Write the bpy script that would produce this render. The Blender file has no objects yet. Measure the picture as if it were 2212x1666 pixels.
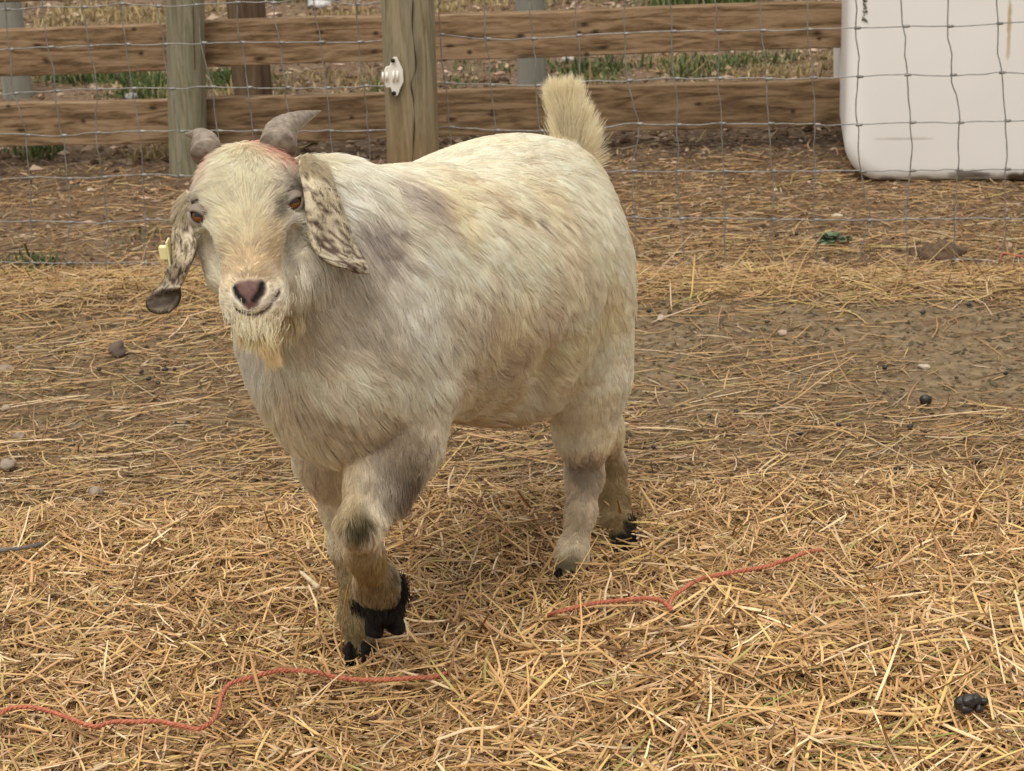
import bpy, bmesh, math, random
import numpy as np
from mathutils import Vector, Matrix, kdtree

rng = np.random.default_rng(7)
random.seed(7)
scene = bpy.context.scene
R = math.radians

# ------------------------------------------------------------------ camera
W_PX, H_PX = 2212.0, 1666.0            # the photograph's scale used for all measurements below
F_PX = 4130.0                          # focal length in those pixels
CAM_H, PITCH, ROLL = 1.30, R(21.0), R(2.4)
cam_data = bpy.data.cameras.new("camera")
cam = bpy.data.objects.new("camera", cam_data)
scene.collection.objects.link(cam)
CAM_M = Matrix.Rotation(R(90) - PITCH, 4, 'X') @ Matrix.Rotation(-ROLL, 4, 'Z')
CAM_M.translation = Vector((0, 0, CAM_H))
cam.matrix_world = CAM_M
cam_data.sensor_fit = 'HORIZONTAL'
cam_data.sensor_width = 36.0
cam_data.lens = 36.0 * F_PX / W_PX
cam_data.clip_start = 0.05
cam_data.clip_end = 2000
cam_data.dof.use_dof = True
cam_data.dof.focus_distance = 2.45
cam_data.dof.aperture_fstop = 16.0
scene.camera = cam
scene.render.resolution_x, scene.render.resolution_y = 1024, 771

# ------------------------------------------------------------------ light
SUN_EL, SUN_AZ = R(62), R(200)         # azimuth measured from +Y clockwise
world = bpy.data.worlds.new("World")
scene.world = world
world.use_nodes = True
nt = world.node_tree
bg = nt.nodes["Background"]
sky = nt.nodes.new("ShaderNodeTexSky")
sky.sky_type = 'NISHITA'
sky.sun_disc = False
sky.sun_elevation = SUN_EL
sky.sun_rotation = SUN_AZ
sky.dust_density = 4.0
sky.ozone_density = 0.6
# an even cloud deck over the blue: most of the sky is grey white, brighter towards the zenith
tc = nt.nodes.new("ShaderNodeTexCoord")
cl = nt.nodes.new("ShaderNodeTexNoise")
cl.inputs["Scale"].default_value = 2.2
cl.inputs["Detail"].default_value = 5
sep = nt.nodes.new("ShaderNodeSeparateXYZ")
ramp = nt.nodes.new("ShaderNodeMapRange")
ramp.inputs[1].default_value, ramp.inputs[2].default_value = -0.1, 1.0
ramp.inputs[3].default_value, ramp.inputs[4].default_value = 1.6, 13.0
mul = nt.nodes.new("ShaderNodeMix"); mul.data_type = 'RGBA'; mul.blend_type = 'MULTIPLY'
mul.inputs[0].default_value = 1.0
tint = nt.nodes.new("ShaderNodeMix"); tint.data_type = 'RGBA'
tint.inputs[6].default_value = (0.86, 0.84, 0.80, 1)
tint.inputs[7].default_value = (1.06, 1.00, 0.91, 1)
mix = nt.nodes.new("ShaderNodeMix"); mix.data_type = 'RGBA'
mix.inputs[0].default_value = 0.88
nt.links.new(tc.outputs["Generated"], cl.inputs["Vector"])
nt.links.new(tc.outputs["Generated"], sep.inputs[0])
nt.links.new(sep.outputs[2], ramp.inputs[0])
nt.links.new(cl.outputs["Fac"], tint.inputs[0])
nt.links.new(tint.outputs[2], mul.inputs[6])
nt.links.new(ramp.outputs[0], mul.inputs[7])
nt.links.new(sky.outputs[0], mix.inputs[6])
nt.links.new(mul.outputs[2], mix.inputs[7])
nt.links.new(mix.outputs[2], bg.inputs[0])
bg.inputs[1].default_value = 0.10
sun_d = bpy.data.lights.new("sun", 'SUN')
sun_d.energy = 1.4
sun_d.angle = R(30)
sun_d.color = (1.0, 0.95, 0.86)
sun = bpy.data.objects.new("sun", sun_d)
scene.collection.objects.link(sun)
sun_dir = Vector((math.sin(SUN_AZ) * math.cos(SUN_EL), math.cos(SUN_AZ) * math.cos(SUN_EL), math.sin(SUN_EL)))
sun.rotation_euler = sun_dir.to_track_quat('Z', 'Y').to_euler()

scene.view_settings.view_transform = 'Standard'
scene.view_settings.look = 'None'
scene.view_settings.exposure = 0.46
scene.view_settings.gamma = 1.0
scene.render.engine = 'CYCLES'
scene.cycles.max_bounces = 6
scene.cycles.diffuse_bounces = 4
scene.cycles.glossy_bounces = 2
scene.cycles.transmission_bounces = 2
scene.cycles.transparent_max_bounces = 4
scene.cycles.use_denoising = True
scene.cycles_curves.shape = 'RIBBONS'

# ------------------------------------------------------------------ helpers
CM3 = np.array(CAM_M.to_3x3())
CO = np.array(CAM_M.translation)

def ray(px, py):
    d = np.array([(px - W_PX / 2) / F_PX, -(py - H_PX / 2) / F_PX, -1.0])
    return CM3 @ d

def P(px, py, y):
    """The point the photo shows at (px, py) that stands y metres in front of the camera."""
    d = ray(px, py)
    return CO + d * (y / d[1])

def GP(px, py, z=0.0):
    """The point at height z that the photo shows at (px, py)."""
    d = ray(px, py)
    return CO + d * ((z - CO[2]) / d[2])

def PL(px, py, y0, k):
    """The point of the upright plane y = y0 + k x seen at (px, py)."""
    d = ray(px, py)
    return CO + d * (y0 / (d[1] - k * d[0]))

def proj(p):
    p = np.asarray(p, dtype=float)
    q = (p - CO) @ CM3
    return np.stack([W_PX / 2 - F_PX * q[..., 0] / q[..., 2], H_PX / 2 + F_PX * q[..., 1] / q[..., 2]], -1)

def unit(v):
    v = np.asarray(v, dtype=float)
    return v / np.maximum(np.linalg.norm(v, axis=-1, keepdims=True), 1e-9)

def _hash(ix, iy, iz, seed):
    h = (ix.astype(np.int64) * 374761393 + iy.astype(np.int64) * 668265263 + iz.astype(np.int64) * 2147483647 + seed * 974634121) & 0xFFFFFFFF
    h = ((h ^ (h >> 13)) * 1274126177) & 0xFFFFFFFF
    h = (h ^ (h >> 16)) & 0xFFFFFFFF
    return h.astype(np.float64) / 4294967295.0

def noise3(p, scale, seed=0):
    """Value noise in 0..1 at points p (N,3)."""
    q = np.asarray(p, dtype=float) * scale
    i = np.floor(q).astype(np.int64); f = q - i
    f = f * f * (3 - 2 * f)
    out = 0
    for a in (0, 1):
        for b in (0, 1):
            for c in (0, 1):
                w = (f[..., 0] if a else 1 - f[..., 0]) * (f[..., 1] if b else 1 - f[..., 1]) * (f[..., 2] if c else 1 - f[..., 2])
                out = out + w * _hash(i[..., 0] + a, i[..., 1] + b, i[..., 2] + c, seed)
    return out

def noise2(x, y, scale, seed=0):
    return noise3(np.stack([x, y, np.zeros_like(x) + 0.37 / scale], -1), scale, seed)

def fbm2(x, y, scale, seed=0, octaves=3):
    a, t, s = 1.0, 0.0, 0.0
    for k in range(octaves):
        t = t + a * noise2(x, y, scale * 2 ** k, seed + k); s += a; a *= 0.5
    return t / s

def tag(o, label=None, cat=None, group=None, kind=None):
    if label: o['label'] = label
    if cat: o['category'] = cat
    if group: o['group'] = group
    if kind: o['kind'] = kind
    return o

def link(o, parent=None):
    scene.collection.objects.link(o)
    if parent is not None:
        o.parent = parent
        o.matrix_parent_inverse = parent.matrix_world.inverted()
    return o

def empty(name, loc):
    o = bpy.data.objects.new(name, None)
    o.location = loc
    o.empty_display_size = 0.05
    link(o)
    o.matrix_world = Matrix.Translation(Vector(loc))
    return o

def mesh_obj(name, verts, faces, mat, parent=None, smooth=True, col=None, origin=None):
    """verts (N,3) in world space, faces (M,4) or (M,3) array, or a list of index lists; col (N,3) a vertex colour 'tone'."""
    verts = np.asarray(verts, dtype=np.float32)
    if origin is not None:
        verts = verts - np.asarray(origin, dtype=np.float32)
    me = bpy.data.meshes.new(name)
    if isinstance(faces, np.ndarray):
        nf, k = faces.shape
        me.vertices.add(len(verts)); me.vertices.foreach_set("co", verts.ravel())
        me.loops.add(nf * k); me.loops.foreach_set("vertex_index", faces.astype(np.int32).ravel())
        me.polygons.add(nf)
        me.polygons.foreach_set("loop_start", np.arange(0, nf * k, k, dtype=np.int32))
        me.update(calc_edges=True)
    else:
        me.from_pydata([tuple(v) for v in verts], [], faces)
    me.polygons.foreach_set("use_smooth", np.full(len(me.polygons), smooth))
    if col is not None:
        a = me.color_attributes.new("tone", 'FLOAT_COLOR', 'POINT')
        c = np.ones((len(verts), 4), dtype=np.float32); c[:, :3] = col
        a.data.foreach_set("color", c.ravel())
    me.validate()
    if mat: me.materials.append(mat)
    o = bpy.data.objects.new(name, me)
    if origin is not None:
        o.location = origin
        o.matrix_world = Matrix.Translation(Vector(tuple(float(v) for v in origin)))
    link(o, parent)
    return o

class MB:
    """Collects pieces of one mesh."""
    def __init__(self): self.v, self.f, self.n = [], [], 0
    def add(self, v, f):
        v = np.asarray(v, dtype=float)
        self.v.append(v); self.f += [[i + self.n for i in q] for q in f]; self.n += len(v)
    def tube(self, pts, rad, sides=8, cap=True):
        pts = np.asarray(pts, dtype=float); n = len(pts)
        rad = np.full(n, rad) if np.isscalar(rad) else np.asarray(rad)
        t = unit(np.gradient(pts, axis=0))
        ref = np.array([0.13, 0.21, 0.97]) if abs(t[0] @ np.array([0.13, 0.21, 0.97])) < 0.9 else np.array([0.97, 0.11, 0.2])
        V = []
        u = unit(np.cross(t[0], ref))
        for i in range(n):
            u = unit(u - t[i] * (u @ t[i])); w = np.cross(t[i], u)
            for k in range(sides):
                a = 2 * math.pi * k / sides
                V.append(pts[i] + rad[i] * (math.cos(a) * u + math.sin(a) * w))
        Fc = []
        for i in range(n - 1):
            for k in range(sides):
                Fc.append([i * sides + k, i * sides + (k + 1) % sides, (i + 1) * sides + (k + 1) % sides, (i + 1) * sides + k])
        if cap:
            Fc.append(list(range(sides))[::-1]); Fc.append([(n - 1) * sides + k for k in range(sides)])
        self.add(V, Fc)
    def build(self, name, mat, parent=None, smooth=True, origin=None):
        return mesh_obj(name, np.concatenate(self.v), self.f, mat, parent, smooth, origin=origin)

def spline(pts, n):
    """Catmull-Rom through pts, n samples."""
    p = np.asarray(pts, dtype=float)
    p = np.vstack([2 * p[0] - p[1], p, 2 * p[-1] - p[-2]])
    m = len(p) - 3
    t = np.linspace(0, m - 1e-9, n); i = t.astype(int); f = (t - i)[:, None]
    a, b, c, d = p[i], p[i + 1], p[i + 2], p[i + 3]
    return 0.5 * (2 * b + (c - a) * f + (2 * a - 5 * b + 4 * c - d) * f ** 2 + (3 * b - a - 3 * c + d) * f ** 3)

# ------------------------------------------------------------------ materials
def new_mat(name):
    m = bpy.data.materials.new(name); m.use_nodes = True
    return m, m.node_tree, m.node_tree.nodes["Principled BSDF"]

def simple_mat(name, col, rough=0.6, metal=0.0, noise_amt=0.0, noise_scale=40.0, spec=0.4, bump=0.0):
    m, t, b = new_mat(name)
    b.inputs["Roughness"].default_value = rough
    b.inputs["Metallic"].default_value = metal
    b.inputs["Specular IOR Level"].default_value = spec
    if noise_amt or bump:
        tcn = t.nodes.new("ShaderNodeTexCoord"); no = t.nodes.new("ShaderNodeTexNoise")
        no.inputs["Scale"].default_value = noise_scale; no.inputs["Detail"].default_value = 5
        t.links.new(tcn.outputs["Object"], no.inputs["Vector"])
        cr = t.nodes.new("ShaderNodeValToRGB")
        c = np.array(col)
        cr.color_ramp.elements[0].position = 0.3; cr.color_ramp.elements[1].position = 0.7
        cr.color_ramp.elements[0].color = (*np.clip(c * (1 - noise_amt), 0, 1), 1)
        cr.color_ramp.elements[1].color = (*np.clip(c * (1 + noise_amt), 0, 1), 1)
        t.links.new(no.outputs["Fac"], cr.inputs["Fac"]); t.links.new(cr.outputs[0], b.inputs["Base Color"])
        if bump:
            bp = t.nodes.new("ShaderNodeBump"); bp.inputs["Strength"].default_value = bump
            bp.inputs["Distance"].default_value = 0.004
            t.links.new(no.outputs["Fac"], bp.inputs["Height"]); t.links.new(bp.outputs[0], b.inputs["Normal"])
    else:
        b.inputs["Base Color"].default_value = (*col, 1)
    return m

def attr_mat(name, rough=0.6, spec=0.3, attr="tone", translucent=0.0):
    m, t, b = new_mat(name)
    a = t.nodes.new("ShaderNodeAttribute"); a.attribute_name = attr
    b.inputs["Roughness"].default_value = rough
    b.inputs["Specular IOR Level"].default_value = spec
    t.links.new(a.outputs["Color"], b.inputs["Base Color"])
    if translucent:
        tr = t.nodes.new("ShaderNodeBsdfTranslucent"); mx = t.nodes.new("ShaderNodeMixShader")
        mx.inputs[0].default_value = translucent
        t.links.new(a.outputs["Color"], tr.inputs["Color"])
        t.links.new(b.outputs[0], mx.inputs[1]); t.links.new(tr.outputs[0], mx.inputs[2])
        t.links.new(mx.outputs[0], t.nodes["Material Output"].inputs["Surface"])
    return m
# ------------------------------------------------------------------ the goat's body: one continuous surface
G_FWD = unit(np.array([-0.77, -0.63, 0.0]))          # from rump to chest
G_LEFT = np.array([-G_FWD[1], G_FWD[0], 0.0])        # its left flank faces the camera
G_UP = np.array([0.0, 0.0, 1.0])
VOX = 0.0031
LO = np.array([-0.62, 1.80, -0.02]); HI = np.array([0.42, 3.02, 0.98])
DIM = np.ceil((HI - LO) / VOX).astype(int) + 1
FIELD = np.full(DIM, 1.0, dtype=np.float32)
REGION = np.zeros(DIM, dtype=np.uint8)

def _window(lo, hi, margin):
    a = np.clip(np.floor((lo - margin - LO) / VOX).astype(int), 0, DIM - 1)
    b = np.clip(np.ceil((hi + margin - LO) / VOX).astype(int) + 1, 1, DIM)
    sl = tuple(slice(int(a[i]), int(b[i])) for i in range(3))
    X = LO[0] + VOX * np.arange(a[0], b[0])[:, None, None]
    Y = LO[1] + VOX * np.arange(a[1], b[1])[None, :, None]
    Z = LO[2] + VOX * np.arange(a[2], b[2])[None, None, :]
    return sl, X, Y, Z

def _blend(sl, d, k, region):
    f = FIELD[sl]
    d = d.astype(np.float32)
    REGION[sl] = np.where(d < f, region, REGION[sl])
    h = np.maximum(k - np.abs(f - d), 0) / k
    FIELD[sl] = np.minimum(f, d) - h * h * k * 0.25

def _carve(sl, d, k):
    f = FIELD[sl]
    d = -d.astype(np.float32)
    h = np.maximum(k - np.abs(f - d), 0) / k
    FIELD[sl] = np.maximum(f, d) + h * h * k * 0.25

def ell(c, r, axes=None, k=0.03, region=1, carve=False):
    """Ellipsoid: centre, three radii along axes (rows)."""
    c = np.asarray(c); A = np.array([G_FWD, G_LEFT, G_UP]) if axes is None else np.asarray(axes)
    r = np.asarray(r, dtype=float)
    ext = np.sqrt(((A * r[:, None]) ** 2).sum(0))
    sl, X, Y, Z = _window(c - ext, c + ext, k + 0.02)
    q = [(X - c[0]) * A[i, 0] + (Y - c[1]) * A[i, 1] + (Z - c[2]) * A[i, 2] for i in range(3)]
    k0 = np.sqrt(sum((q[i] / r[i]) ** 2 for i in range(3))) + 1e-6
    k1 = np.sqrt(sum((q[i] / r[i] ** 2) ** 2 for i in range(3))) + 1e-6
    d = k0 * (k0 - 1) / k1
    (_carve(sl, d, k) if carve else _blend(sl, d, k, region))

def cone(a, b, ra, rb, k=0.03, region=1, carve=False):
    """Tapered capsule from a to b."""
    a, b = np.asarray(a), np.asarray(b)
    m = max(ra, rb)
    sl, X, Y, Z = _window(np.minimum(a, b) - m, np.maximum(a, b) + m, k + 0.02)
    v = b - a; L2 = v @ v
    t = np.clip(((X - a[0]) * v[0] + (Y - a[1]) * v[1] + (Z - a[2]) * v[2]) / L2, 0, 1)
    d = np.sqrt((X - a[0] - t * v[0]) ** 2 + (Y - a[1] - t * v[1]) ** 2 + (Z - a[2] - t * v[2]) ** 2) - (ra + (rb - ra) * t)
    (_carve(sl, d, k) if carve else _blend(sl, d, k, region))

def chain(pts, k=0.025, region=1):
    """pts: list of (point, radius)."""
    for (a, ra), (b, rb) in zip(pts[:-1], pts[1:]):
        cone(a, b, ra, rb, k, region)

# regions: 1 trunk 2 neck/chest 3 head 4 foreleg 5 hind leg 6 tail
# trunk
ell(P(1030, 620, 2.48), (0.18, 0.150, 0.176), k=0.03, region=1)
ell(P(905, 635, 2.37), (0.14, 0.135, 0.160), k=0.06, region=1)
ell(P(1125, 560, 2.60), (0.140, 0.130, 0.158), k=0.06, region=1)
ell(P(1050, 425, 2.58), (0.19, 0.085, 0.068), k=0.05, region=1)                    # loin
ell(P(1185, 600, 2.62), (0.110, 0.115, 0.150), k=0.05, region=1)
ell(P(1110, 745, 2.53), (0.110, 0.090, 0.095), k=0.06, region=1)                   # belly before the thigh
# shoulder, chest, neck
ell(P(838, 680, 2.260), (0.100, 0.080, 0.160), k=0.050, region=2)                    # left shoulder
ell(P(732, 762, 2.235), (0.110, 0.110, 0.134), k=0.06, region=2)                   # breast
cone(P(800, 610, 2.33), P(690, 490, 2.24), 0.125, 0.082, k=0.08, region=2)
cone(P(690, 640, 2.23), P(620, 560, 2.17), 0.100, 0.070, k=0.05, region=2)
# head frame
H_POLL, H_NOSE = P(532, 318, 2.165), P(541, 625, 2.005)
H_AX = unit(H_NOSE - H_POLL)
H_LAT = unit(P(632, 436, 2.07) - P(430, 466, 2.055))
H_LAT = unit(H_LAT - H_AX * (H_LAT @ H_AX))
H_UP = np.cross(H_LAT, H_AX)
if H_UP @ ray(530, 450) > 0: H_UP = -H_UP
HEAD_AXES = np.array([H_AX, H_LAT, H_UP])
def HP(a, l, u):
    """Head coordinates: along the face from the poll, to its left, out of the face."""
    return H_POLL + a * H_AX + l * H_LAT + u * H_UP
HL = float((H_NOSE - H_POLL) @ H_AX)
ell(HP(0.045, 0, -0.030), (0.062, 0.058, 0.052), HEAD_AXES, k=0.03, region=3)      # cranium
ell(HP(0.085, 0, -0.032), (0.060, 0.060, 0.048), HEAD_AXES, k=0.03, region=3)      # brows
cone(HP(0.085, 0, -0.036), HP(HL - 0.02, 0, -0.035), 0.043, 0.0275, k=0.03, region=3)
ell(HP(HL - 0.017, 0, -0.042), (0.030, 0.031, 0.030), HEAD_AXES, k=0.02, region=3) # muzzle
cone(HP(0.10, 0, -0.090), HP(HL - 0.012, 0.001, -0.068), 0.040, 0.019, k=0.03, region=3)  # jaw
for s in (-1, 1):
    ell(HP(0.098, s * 0.038, -0.068), (0.048, 0.018, 0.034), HEAD_AXES, k=0.025, region=3)  # cheek
    ell(HP(0.077, s * 0.053, -0.022), (0.026, 0.013, 0.014), HEAD_AXES, k=0.012, region=3)  # brow ridge
    ell(HP(HL - 0.028, s * 0.020, -0.050), (0.024, 0.014, 0.022), HEAD_AXES, k=0.012, region=3)  # lip
for s in (-1, 1):
    ell(HP(0.128, s * 0.046, -0.030), (0.034, 0.013, 0.020), HEAD_AXES, k=0.014, carve=True)     # hollow below the eye
# forelegs: left lifted, right planted
chain([(P(865, 830, 2.25), 0.076), (P(856, 945, 2.22), 0.055), (P(818, 1035, 2.18), 0.036), (P(776, 1130, 2.13), 0.0205),
       (P(788, 1195, 2.16), 0.0172), (P(813, 1262, 2.205), 0.0215), (P(836, 1318, 2.235), 0.021)], 0.025, 4)
chain([(P(725, 880, 2.32), 0.070), (P(718, 980, 2.33), 0.046), (P(744, 1095, 2.335), 0.026), (P(758, 1170, 2.335), 0.023),
       (P(772, 1330, 2.335), 0.018), (P(778, 1400, 2.335), 0.020)], 0.025, 4)
# hind legs: left planted, right stretched back
ell(P(1262, 740, 2.565), (0.078, 0.056, 0.140), k=0.026, region=5)
ell(P(1195, 500, 2.55), (0.060, 0.030, 0.035), k=0.04, region=1)                    # hip bone
ell(P(1185, 850, 2.38), (0.020, 0.035, 0.07), k=0.04, carve=True)                   # fold before the thigh
chain([(P(1258, 820, 2.58), 0.062), (P(1262, 930, 2.57), 0.038), (P(1262, 1025, 2.595), 0.0215), (P(1255, 1105, 2.58), 0.0155),
       (P(1236, 1195, 2.555), 0.0165), (P(1226, 1250, 2.55), 0.0175)], 0.025, 5)
ell(P(1225, 720, 2.71), (0.075, 0.060, 0.120), k=0.05, region=5)
chain([(P(1260, 820, 2.72), 0.055), (P(1290, 930, 2.74), 0.034), (P(1318, 1005, 2.76), 0.019), (P(1326, 1075, 2.73), 0.0155),
       (P(1336, 1140, 2.685), 0.0185), (P(1345, 1180, 2.65), 0.021)], 0.025, 5)
# tail dock
chain([(P(1225, 370, 2.72), 0.030), (P(1222, 310, 2.775), 0.017), (P(1213, 230, 2.79), 0.010)], 0.02, 6)
def HIT(px, py):
    """The point of the body the photo shows at (px, py)."""
    d = unit(ray(px, py)); t0 = np.linspace(1.9, 3.3, 2800)
    pts = CO + t0[:, None] * d
    ii = np.round((pts - LO) / VOX).astype(int)
    ok = ((ii >= 0) & (ii < DIM)).all(1)
    fv = np.where(ok, FIELD[tuple(np.clip(ii, 0, DIM - 1).T)], 1.0)
    return pts[int(np.argmax(fv < 0)) if (fv < 0).any() else int(np.argmin(fv))]
# eye sockets, mouth, nostrils
EYES = []
for s, (ex, ey) in ((-1, (431, 466)), (1, (632, 437))):
    # the point of the head where the photo shows the eye: march the ray into the field
    e = HIT(ex, ey)
    EYES.append((s, e))
    ell(e + H_LAT * s * 0.002, (0.0095, 0.008, 0.0075), HEAD_AXES, k=0.006, carve=True)
MOUTH_LINE = [HIT(*q) for q in ((604, 632), (594, 651), (576, 671), (552, 684), (531, 681), (508, 668))]
NOSTRILS = [[HIT(*q) for q in ((568, 611), (563, 633), (548, 650))], [HIT(*q) for q in ((504, 620), (511, 637), (526, 652))]]
PHILTRUM = [HIT(540, 655), HIT(541, 680)]
NOSE_PAD = [HIT(*q) for q in ((521, 627), (538, 624), (556, 625), (531, 637), (547, 638), (541, 649))]
for a, b in zip(MOUTH_LINE[:-1], MOUTH_LINE[1:]): cone(a, b, 0.0026, 0.0026, k=0.004, carve=True)
for q in NOSTRILS:
    for a, b in zip(q[:-1], q[1:]): cone(a, b, 0.0032, 0.0028, k=0.003, carve=True)

def surface_nets(field):
    """Quads of the zero surface of a field sampled on a grid."""
    s = field < 0
    nx, ny, nz = s.shape
    cnt = np.zeros((nx - 1, ny - 1, nz - 1), dtype=np.uint8)
    for a in (0, 1):
        for b in (0, 1):
            for c in (0, 1):
                cnt += s[a:nx - 1 + a, b:ny - 1 + b, c:nz - 1 + c]
    act = np.argwhere((cnt > 0) & (cnt < 8))
    idx = np.full(cnt.shape, -1, dtype=np.int64); idx[tuple(act.T)] = np.arange(len(act))
    acc = np.zeros((len(act), 3)); n = np.zeros(len(act))
    corners = [(a, b, c) for a in (0, 1) for b in (0, 1) for c in (0, 1)]
    val = {cc: field[act[:, 0] + cc[0], act[:, 1] + cc[1], act[:, 2] + cc[2]].astype(float) for cc in corners}
    for i, p in enumerate(corners):
        for q in corners[i + 1:]:
            if sum(abs(p[k] - q[k]) for k in range(3)) != 1: continue
            v0, v1 = val[p], val[q]
            m = (v0 < 0) != (v1 < 0)
            t = np.where(m, v0 / np.where(m, v0 - v1, 1), 0)
            pos = np.array(p) + t[:, None] * (np.array(q) - np.array(p))
            acc[m] += pos[m]; n[m] += 1
    verts = act + acc / n[:, None]
    quads = []
    for ax in range(3):
        o = [0, 0, 0]; o[ax] = 1
        A = s[:nx - o[0], :ny - o[1], :nz - o[2]]; B = s[o[0]:, o[1]:, o[2]:]
        e = np.argwhere(A != B)
        u, w = (ax + 1) % 3, (ax + 2) % 3
        e = e[(e[:, u] > 0) & (e[:, w] > 0) & (e[:, u] < s.shape[u] - 1) & (e[:, w] < s.shape[w] - 1)]
        flip = ~A[tuple(e.T)]
        def at(du, dw):
            g = e.copy(); g[:, u] += du; g[:, w] += dw
            return idx[tuple(g.T)]
        q = np.stack([at(-1, -1), at(0, -1), at(0, 0), at(-1, 0)], 1)
        q[flip] = q[flip][:, ::-1]
        quads.append(q)
    return verts, np.concatenate(quads).astype(np.int64)

bv, bf = surface_nets(FIELD)
# keep the one big piece, smooth a little
REG_V = REGION[tuple(np.clip(np.round(bv).astype(int), 0, DIM - 1).T)]
bv = bv * VOX + LO
for _ in range(3):
    acc = np.zeros_like(bv); cnt = np.zeros(len(bv))
    for k in range(4):
        a, b = bf[:, k], bf[:, (k + 1) % 4]
        np.add.at(acc, a, bv[b]); np.add.at(cnt, a, 1); np.add.at(acc, b, bv[a]); np.add.at(cnt, b, 1)
    bv = bv * 0.5 + 0.5 * acc / cnt[:, None]
fn = np.cross(bv[bf[:, 2]] - bv[bf[:, 0]], bv[bf[:, 3]] - bv[bf[:, 1]])
f_area = np.linalg.norm(fn, axis=1) * 0.5
vn = np.zeros_like(bv)
for k in range(4): np.add.at(vn, bf[:, k], fn)
vn = unit(vn)
# ------------------------------------------------------------------ colours of the coat
def seg_dist(p, line):
    out = np.full(len(p), 9.0)
    for a, b in zip(line[:-1], line[1:]):
        v = b - a
        t = np.clip(((p - a) @ v) / max(v @ v, 1e-9), 0, 1)
        out = np.minimum(out, np.linalg.norm(p - a - t[:, None] * v, axis=1))
    return out

CREAM = np.array([0.96, 0.875, 0.715])
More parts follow.
